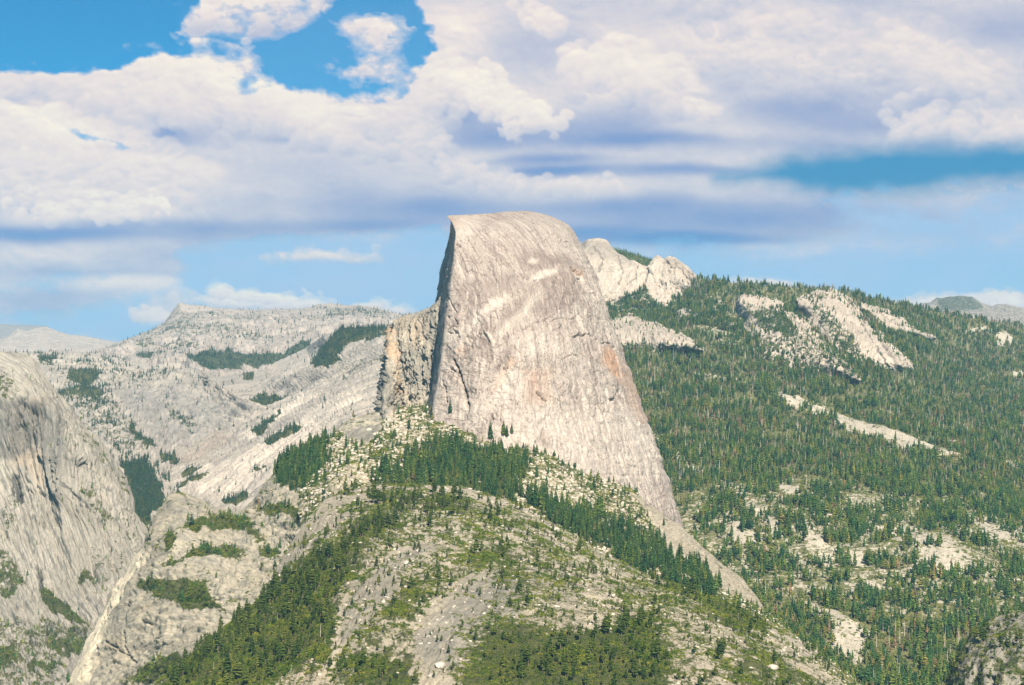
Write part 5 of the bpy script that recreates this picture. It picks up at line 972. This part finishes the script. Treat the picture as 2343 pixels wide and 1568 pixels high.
NM = {('mixed', 'far'): ('slope_forest', 'conifer forest covering the right mountainside', 'forest'), ('mixed', 'near'): ('scattered_conifer_woods', 'thin scatter of conifers on the saddle and apron', 'forest'),
      ('fir', 'near'): ('fir_woods', 'dark fir stands below the big dome', 'forest'), ('pine', 'near'): ('pine_woods', 'small olive pines on the near hill', 'forest'), ('far', 'far'): ('cliff_woods', 'small trees on the left cliff ledges and the wooded crest', 'forest'),
      ('haze_fir', 'far'): ('distant_forest', 'dark tree patches on the far granite range and canyon', 'forest'), ('shrub', 'near'): ('hill_shrubbery', 'olive manzanita brush matting the near slopes', 'shrubs'), ('shrub', 'far'): ('slope_shrubbery', 'low brush between the trees of the far slopes', 'shrubs'),
      ('snag', 'far'): ('dead_woods', 'bleached dead trunks sprinkled through the right forest', 'dead trees'), ('snag', 'near'): ('hill_dead_woods', 'thin dead trunks on the near hill', 'dead trees'), ('rust', 'far'): ('rusty_woods', 'rust-brown dying conifers in the right forest', 'dying trees'), ('rock', 'near'): ('talus_rubble', 'pale boulders and talus between the brush', 'boulders')}
tot = {}
for key, lst in pool.items():
    P = np.concatenate([a for a, _ in lst]); H = np.concatenate([b for _, b in lst])
    nm, lab, cat = NM[key]; instancer(nm, key[0], P, H, lab, cat); tot[nm] = len(P)
print('COUNTS', cnts, tot, 'individual', nt_)
# ------------------------------------------------------------------ clouds on a distant sky shell
az = np.radians(np.concatenate([np.arange(-100, -17, 2.0), np.linspace(-16, 16, 760), np.arange(17, 101, 2.0)]))
el = np.radians(np.concatenate([[-3.0], np.linspace(-.4, 12.6, 330), np.arange(13.4, 82, 1.8)]))
AZ, EL = np.meshgrid(az, el)
dirs = np.stack([np.sin(AZ)*np.cos(EL), np.cos(AZ)*np.cos(EL), np.sin(EL)], -1)
X_, Y_ = proj(dirs*1000)
bad = np.abs(AZ) > math.radians(45); X_ = np.where(bad, CX+AZ*F*1.15, X_); Y_ = np.where(bad | (EL > .6), CY+PITCH*F-EL*F, Y_)
NX, NY = AZ*F, -EL*F
def nf(sx, sy, s, o, rid=False, g=.52): return fbm(np.stack([NX/sx+s, NY/sy, np.full(NX.shape, s*.37)], -1), o, g, ridged=rid)
wx = nf(240, 150, 1, 3); wy = nf(240, 150, 2, 3)
big = nf(300, 130, 3, 5, g=.45); mid_ = nf(120, 60, 8, 4, g=.45); puff = -fbm(np.stack([(NX+wx*60)/92, (NY+wy*40)/62, np.full(NX.shape, 7.7)], -1), 5, .55, ridged=True)
fine_ = nf(46, 26, 5, 5, g=.6)
def paint(v, poly, val, soft, wob=16):
    soft = soft*2.0+7
    m = sstep(-soft, soft, sdf(X_+wob*wx+wob*.8*fine_, Y_+wob*wy+wob*.8*puff, poly)); return v*(1-m)+val*m
out = sstep(0, 500, np.maximum(np.maximum(-X_-100, X_-2443), -Y_-100))
C = np.full(NX.shape, 1.55)*(1-out)+out*(.15+1.2*big)
C = paint(C, [(-500, -600), (-500, 150), (0, 152), (60, 157), (130, 163), (250, 158), (300, 133), (330, 120), (370, 117), (412, 125), (432, 122), (440, 105), (428, 85), (408, 62), (430, 40), (452, 10), (470, -60), (440, -600)], -1, 7)
C = paint(C, [(425, 118), (450, 90), (480, 72), (560, 84), (640, 80), (700, 45), (745, 10), (800, -30), (940, -30), (985, 60), (990, 110), (955, 150), (925, 215), (860, 220), (760, 214), (700, 208), (640, 207), (560, 214), (520, 182), (470, 135)], -.34, 10)
for poly, val in (([(505, 105), (530, 95), (575, 100), (592, 125), (590, 155), (560, 165), (520, 155), (498, 135)], .5), ([(545, 195), (590, 170), (630, 180), (640, 205), (560, 214)], .45), ([(710, 110), (740, 100), (770, 120), (760, 150), (725, 145)], .12),
                  ([(755, 45), (800, 18), (900, 28), (948, 60), (935, 90), (905, 110), (932, 150), (943, 205), (900, 215), (865, 190), (770, 172), (745, 152), (800, 140), (835, 112), (760, 65)], .5),
                  ([(440, 5), (560, -30), (700, -40), (745, 22), (650, 40), (640, 72), (600, 62), (560, 85), (520, 62), (470, 52), (430, 66)], .55), ([(428, 122), (470, 105), (500, 128), (540, 165), (530, 185), (470, 150)], .6)): C = paint(C, poly, val, 12, 16)
C = paint(C, [(60, 258), (180, 280), (235, 305), (300, 330), (200, 318), (110, 285)], .15, 8)
C = paint(C, [(-60, 770), (-60, 722), (150, 716), (300, 690), (350, 665), (400, 640), (440, 610), (420, 575), (600, 545), (800, 538), (1005, 532), (1060, 560), (1060, 760)], -.75, 22)
C = paint(C, [(575, 580), (620, 566), (700, 560), (780, 566), (880, 575), (885, 595), (800, 602), (700, 596), (620, 590)], .75, 10)
for poly in ([(300, 735), (305, 712), (350, 700), (390, 705), (398, 740)], [(330, 690), (400, 645), (470, 660), (500, 643), (580, 645), (640, 665), (700, 676), (760, 690), (760, 730), (330, 720)], [(785, 730), (795, 688), (830, 680), (880, 688), (960, 706), (960, 740)], [(-60, 640), (200, 600), (420, 632), (400, 655), (250, 665), (-60, 690)], [(-60, 735), (50, 725), (170, 705), (170, 722), (60, 742)]): C = paint(C, poly, .95, 9, 12)
C = paint(C, [(1360, 580), (1440, 566), (1700, 568), (1900, 545), (2100, 560), (2500, 520), (2700, 760), (1360, 760)], -.42, 34)
C = paint(C, [(1900, 450), (2500, 430), (2500, 540), (1950, 560)], .10, 40)
for poly in ([(1650, 640), (1720, 626), (1800, 630), (1840, 650), (1840, 670), (1650, 670)], [(1990, 690), (2050, 672), (2120, 668), (2250, 660), (2500, 640), (2500, 760), (1990, 760)]): C = paint(C, poly, .9, 8, 10)
Vl = np.zeros(NX.shape)
def veil(poly, val, soft):
    global Vl
    m = sstep(-soft, soft, sdf(X_+30*wx, Y_+30*wy, poly)); Vl = Vl*(1-m)+val*m
veil([(-300, 500), (1100, 500), (1100, 900), (-300, 900)], .92, 60); veil([(1200, 470), (2700, 440), (2700, 900), (1200, 900)], .90, 50); veil([(1880, 440), (2700, 420), (2700, 590), (1900, 575)], .93, 18)
veil([(430, 20), (1000, -20), (1000, 240), (430, 240)], .10, 40)
Vl = np.clip(Vl+.25*big*(Vl > .2)+.12*mid_*(Vl > .2), 0, 1)
Az = sstep(-34, 30, 14*fine_+20*mid_+ sdf(X_+10*wx, Y_+10*wy, [(1640, 408), (1740, 385), (1830, 360), (1950, 343), (2100, 332), (2343, 336), (2800, 330), (2800, 397), (2343, 414), (2200, 424), (2100, 438), (2000, 443), (1900, 436), (1800, 422), (1700, 414)]))
L = np.full(NX.shape, .60)+.16*big
def glow(x, y, rx, ry, v):
    global L
    m = np.exp(-((X_+wx*14-x)/rx)**2-((Y_+wy*14-y)/ry)**2); L = L*(1-m)+v*m
for a in ((330, 175, 120, 50, 1.02), (420, 215, 90, 45, 1.0), (60, 175, 150, 28, .9), (520, 240, 80, 30, .92), (640, 250, 120, 40, .95), (760, 285, 80, 30, .92), (60, 300, 130, 40, 1.0), (30, 350, 120, 40, .95), (330, 400, 200, 60, .82), (150, 400, 150, 60, .82),
          (230, 470, 60, 24, .98), (330, 470, 60, 20, 1.0), (100, 450, 90, 40, .85), (950, 240, 60, 30, .93), (860, 60, 80, 50, .86), (560, 20, 110, 30, .85), (1040, 180, 60, 45, 1.0), (1110, 230, 80, 40, 1.0), (1190, 265, 60, 30, .93), (1390, 165, 90, 50, .98), (1480, 185, 110, 50, .9), (1060, 70, 90, 60, .85),
          (1640, 80, 200, 50, .78), (1850, 160, 120, 50, .84), (2000, 120, 140, 50, .85), (2170, 150, 120, 50, .92), (2300, 280, 120, 40, .86), (1400, 150, 60, 40, 1), (1600, 250, 60, 20, .9), (1300, 425, 160, 16, .84), (1080, 360, 120, 30, .80), (1750, 300, 160, 16, .72), (1500, 328, 120, 8, .75),
          (600, 680, 150, 18, 1.05), (480, 655, 80, 12, .98), (870, 700, 90, 14, 1.05), (700, 580, 120, 14, .86), (350, 722, 50, 14, .88), (2200, 700, 200, 30, 1.0), (1740, 648, 90, 14, .88), (100, 580, 120, 22, .80), (300, 650, 160, 14, .80)): glow(*a)
for a in ((300, 308, 220, 14, .36), (430, 296, 90, 14, .34), (690, 318, 100, 9, .40), (700, 380, 260, 40, .56), (750, 470, 260, 25, .52), (100, 535, 300, 17, .18), (450, 520, 260, 20, .34), (850, 515, 180, 17, .28), (1060, 265, 55, 45, .36), (1130, 310, 90, 30, .36), (1350, 290, 160, 34, .40), (1450, 320, 260, 20, .26),
          (1280, 390, 130, 13, .14), (1250, 365, 150, 13, .30), (1850, 250, 160, 35, .42), (2000, 285, 220, 26, .40), (1560, 390, 180, 14, .30), (2250, 70, 120, 60, .48), (1250, 100, 100, 40, .56), (1000, 480, 170, 26, .30), (1400, 478, 250, 26, .24), (1700, 500, 300, 30, .26), (1560, 545, 240, 16, .04), (1350, 530, 120, 22, .12), (2000, 500, 300, 40, .36), (1950, 330, 260, 10, .48), (180, 625, 200, 8, .5), (100, 680, 160, 14, .5)): glow(*a)
# relief: puffs lit from above
d_ = 9.0
L = .60+(L-.60)*1.22
up = -fbm(np.stack([(NX+wx*60+5)/92, (NY-d_+wy*40)/62, np.full(NX.shape, 7.7)], -1), 5, .55, ridged=True)
rel = np.clip((puff-up)*1.5, -1, 1)
# heaped billows: many soft domes, each lit from above, laid from the back to the front
gi0, gi1 = 33, 33+760
GX, GY = X_[1:331, 42:802], Y_[1:331, 42:802]
gx0, gdx = GX[160].min(), (GX[160].max()-GX[160].min())/759.; gy0, gdy = GY[-1, 380], (GY[0, 380]-GY[-1, 380])/329.
WX = GX+7*fine_[1:331, 42:802]+20*wx[1:331, 42:802]; WY = GY+7*mid_[1:331, 42:802]+6*puff[1:331, 42:802]+14*wy[1:331, 42:802]
LB = L[1:331, 42:802].copy(); CB = np.zeros(LB.shape)
rb = np.random.default_rng(21)
HEAPS = [  # x0,y0,x1,y1, spread, count, size, brightness, strength
 (0, 170, 260, 175, 22, 120, 26, .95, .7), (250, 150, 400, 140, 22, 120, 24, 1.02, .8), (380, 140, 560, 225, 26, 160, 26, 1.02, .8), (520, 235, 640, 240, 22, 120, 24, .98, .8), (640, 240, 800, 275, 24, 130, 24, .98, .8), (200, 200, 480, 260, 30, 160, 30, .90, .55), (800, 250, 990, 255, 22, 90, 22, .9, .6),
 (0, 275, 200, 330, 22, 150, 24, 1.02, .8), (0, 330, 380, 400, 45, 240, 30, .93, .55), (60, 470, 280, 485, 14, 70, 15, 1.0, .85), (290, 465, 370, 480, 10, 50, 13, 1.02, .9), (180, 440, 260, 480, 14, 50, 15, 1.0, .8), (0, 430, 200, 450, 20, 80, 22, .9, .6),
 (975, 160, 1110, 215, 22, 120, 20, 1.04, .85), (1090, 220, 1240, 280, 16, 90, 17, 1.0, .8), (1150, 300, 1180, 305, 8, 20, 10, .9, .7), (1330, 130, 1560, 200, 26, 150, 26, .99, .7), (1210, 30, 1260, 60, 16, 40, 18, .95, .6), (780, 40, 930, 70, 16, 70, 16, .93, .75), (840, 90, 900, 200, 26, 80, 17, .86, .7),
 (450, 20, 700, 10, 22, 120, 20, .93, .7), (510, 110, 580, 140, 12, 50, 13, .9, .8), (550, 190, 620, 200, 9, 40, 10, .88, .7), (440, 120, 520, 150, 14, 50, 14, .93, .8), (1700, 110, 2150, 160, 40, 140, 30, .88, .30), (2050, 270, 2343, 300, 24, 100, 20, .9, .5), (1560, 240, 1640, 255, 10, 30, 14, .95, .6),
 (2000, 90, 2250, 200, 30, 90, 24, .9, .45), (1020, 380, 1200, 420, 14, 60, 16, .86, .5), (1180, 420, 1420, 425, 8, 60, 12, .9, .55), (480, 655, 740, 690, 8, 110, 12, 1.06, .9), (800, 690, 950, 704, 6, 50, 10, 1.06, .9), (310, 722, 390, 728, 8, 40, 11, .92, .8), (620, 580, 860, 586, 7, 60, 11, .9, .7), (2100, 690, 2343, 690, 12, 60, 16, 1.0, .7), (1680, 645, 1820, 652, 6, 30, 10, .93, .7),
 (900, 270, 1000, 330, 20, 60, 18, .86, .5), (700, 290, 900, 330, 20, 60, 20, .84, .4), (1560, 20, 1900, 60, 24, 80, 24, .8, .35), (1870, 150, 1990, 170, 16, 50, 16, .95, .5)]
bl = []
for x0, y0, x1, y1, sp_, n, sz, br, stg in HEAPS:
    for _ in range(int(n*1.5)):
        t = rb.random(); o = rb.normal(0, sp_); r0_ = sz*rb.uniform(.35, 1.25)
        bl.append((x0+(x1-x0)*t+rb.normal(0, sp_*1.3), y0+(y1-y0)*t+o, r0_, br-.08*max(o, 0)/sp_+rb.normal(0, .02), stg))
bl.sort(key=lambda b: b[1]-b[2]*.3)
for bx, by, r0_, br, stg in bl:
    i0 = int((gy0-(by+r0_*1.5+30))/-gdy) if gdy < 0 else 0
    j0, j1 = int((bx-r0_*1.6-34-gx0)/gdx), int((bx+r0_*1.6+34-gx0)/gdx)
    ra, rb_ = sorted((int((by-r0_*1.4-30-GY[0, 380])/((GY[-1, 380]-GY[0, 380])/329.)), int((by+r0_*1.4+30-GY[0, 380])/((GY[-1, 380]-GY[0, 380])/329.))))
    j0, j1, ra, rb_ = max(j0, 0), min(j1, 760), max(ra, 0), min(rb_, 330)
    if j1 <= j0 or rb_ <= ra: continue
    dx_ = (WX[ra:rb_, j0:j1]-bx)/(r0_*1.25); dy_ = (WY[ra:rb_, j0:j1]-by)/r0_
    q = dx_*dx_+dy_*dy_; m_ = sstep(1.0, .45, q)*stg
    nz_ = np.sqrt(np.clip(1-q, 0, 1))
    lit = br-.17+.22*np.clip(-dy_*.75-dx_*.25+.15*nz_, -.7, 1)
    LB[ra:rb_, j0:j1] = LB[ra:rb_, j0:j1]*(1-m_)+lit*m_
    CB[ra:rb_, j0:j1] = np.maximum(CB[ra:rb_, j0:j1], m_)
L[1:331, 42:802] = LB
blobC = np.zeros(L.shape); blobC[1:331, 42:802] = CB
lum = sstep(.35, .9, L)
L = L+rel*(.015+.13*lum)+.05*fine_*(.2+lum)+.16*big+.07*mid_
C = np.maximum(C+.5*blobC*(C > -.95), blobC*1.6-1.12)
den = C+(.45*big+.30*puff+.75*fine_+.45*mid_)*np.where(Y_ > 520, .7, 1.0)
dome_P = dirs*90000.
so = grid_mesh('sky', dome_P[::-1], dict(veil=Vl[::-1], azure=Az[::-1], cloud=den[::-1], light=np.clip(L, 0, 1.25)[::-1]), bpy.data.materials.new('cloudy_sky'))
meta(so, 'blue sky with broad lavender and cream clouds', 'sky', 'structure')
m = so.data.materials[0]; m.use_nodes = True; nt = m.node_tree; nt.nodes.clear()
geo = N(nt, 'ShaderNodeNewGeometry')
cl = N(nt, 'ShaderNodeAttribute', attribute_name='cloud').outputs['Fac']; li = N(nt, 'ShaderNodeAttribute', attribute_name='light').outputs['Fac']
n1 = noise(nt, scaled(nt, geo.outputs['Position'], (1/420, 1/420, 1/260)), 1, 5, .62)
al = math_(nt, 'ADD', cl, math_(nt, 'MULTIPLY', math_(nt, 'SUBTRACT', n1, .5), .55))
al = ramp(nt, al, [(0, 0), (.08, .05), (.30, .35), (.85, 1)])
lv = math_(nt, 'ADD', li, math_(nt, 'MULTIPLY', math_(nt, 'SUBTRACT', n1, .5), .10))
def s2l(c): return tuple(((v/255+.055)/1.055)**2.4 for v in c)
cr = ramp(nt, math_(nt, 'MULTIPLY', lv, .8), [(.0, s2l((92, 136, 192))), (.16, s2l((126, 146, 194))), (.32, s2l((165, 170, 199))), (.50, s2l((206, 200, 208))), (.66, s2l((233, 217, 212))), (.88, s2l((254, 240, 220)))])
vl = N(nt, 'ShaderNodeAttribute', attribute_name='veil').outputs['Fac']; azu = N(nt, 'ShaderNodeAttribute', attribute_name='azure').outputs['Fac']
cr = mixc(nt, al, s2l((168, 191, 223)), cr)
cr = mixc(nt, azu, cr, s2l((34, 130, 180)))
al = math_(nt, 'MAXIMUM', math_(nt, 'MAXIMUM', al, vl), azu)
em = N(nt, 'ShaderNodeEmission', i1=1.10*2**-EXPO); nt.links.new(cr, em.inputs[0])
tr = N(nt, 'ShaderNodeBsdfTransparent'); mx = N(nt, 'ShaderNodeMixShader')
nt.links.new(al, mx.inputs[0]); nt.links.new(tr.outputs[0], mx.inputs[1]); nt.links.new(em.outputs[0], mx.inputs[2])
o = N(nt, 'ShaderNodeOutputMaterial'); nt.links.new(mx.outputs[0], o.inputs[0])
m.cycles.emission_sampling = 'NONE'
# ------------------------------------------------------------------ air
HZ = 1
if HZ:
    x0, x1, y0, y1, z0, z1 = -24000, 24000, -2000, 31000, -1330, 1900
    V = [(x, y, z) for x in (x0, x1) for y in (y0, y1) for z in (z0, z1)]
    Fc = [(0, 1, 3, 2), (4, 6, 7, 5), (0, 4, 5, 1), (2, 3, 7, 6), (0, 2, 6, 4), (1, 5, 7, 3)]
    hm = bpy.data.materials.new('air'); hm.use_nodes = True; nt = hm.node_tree; nt.nodes.clear()
    pv = N(nt, 'ShaderNodeVolumePrincipled'); pv.inputs['Color'].default_value = (.36, .72, .98, 1); pv.inputs['Density'].default_value = 1.8e-5; pv.inputs['Anisotropy'].default_value = 0.0
    oo = N(nt, 'ShaderNodeOutputMaterial'); nt.links.new(pv.outputs[0], oo.inputs[1])
    ho = bpy.data.objects.new('haze', mesh_from('haze', V, Fc, [hm])); link(ho)
    meta(ho, 'thin blue air between the viewer and the far ranges', 'haze', 'stuff')
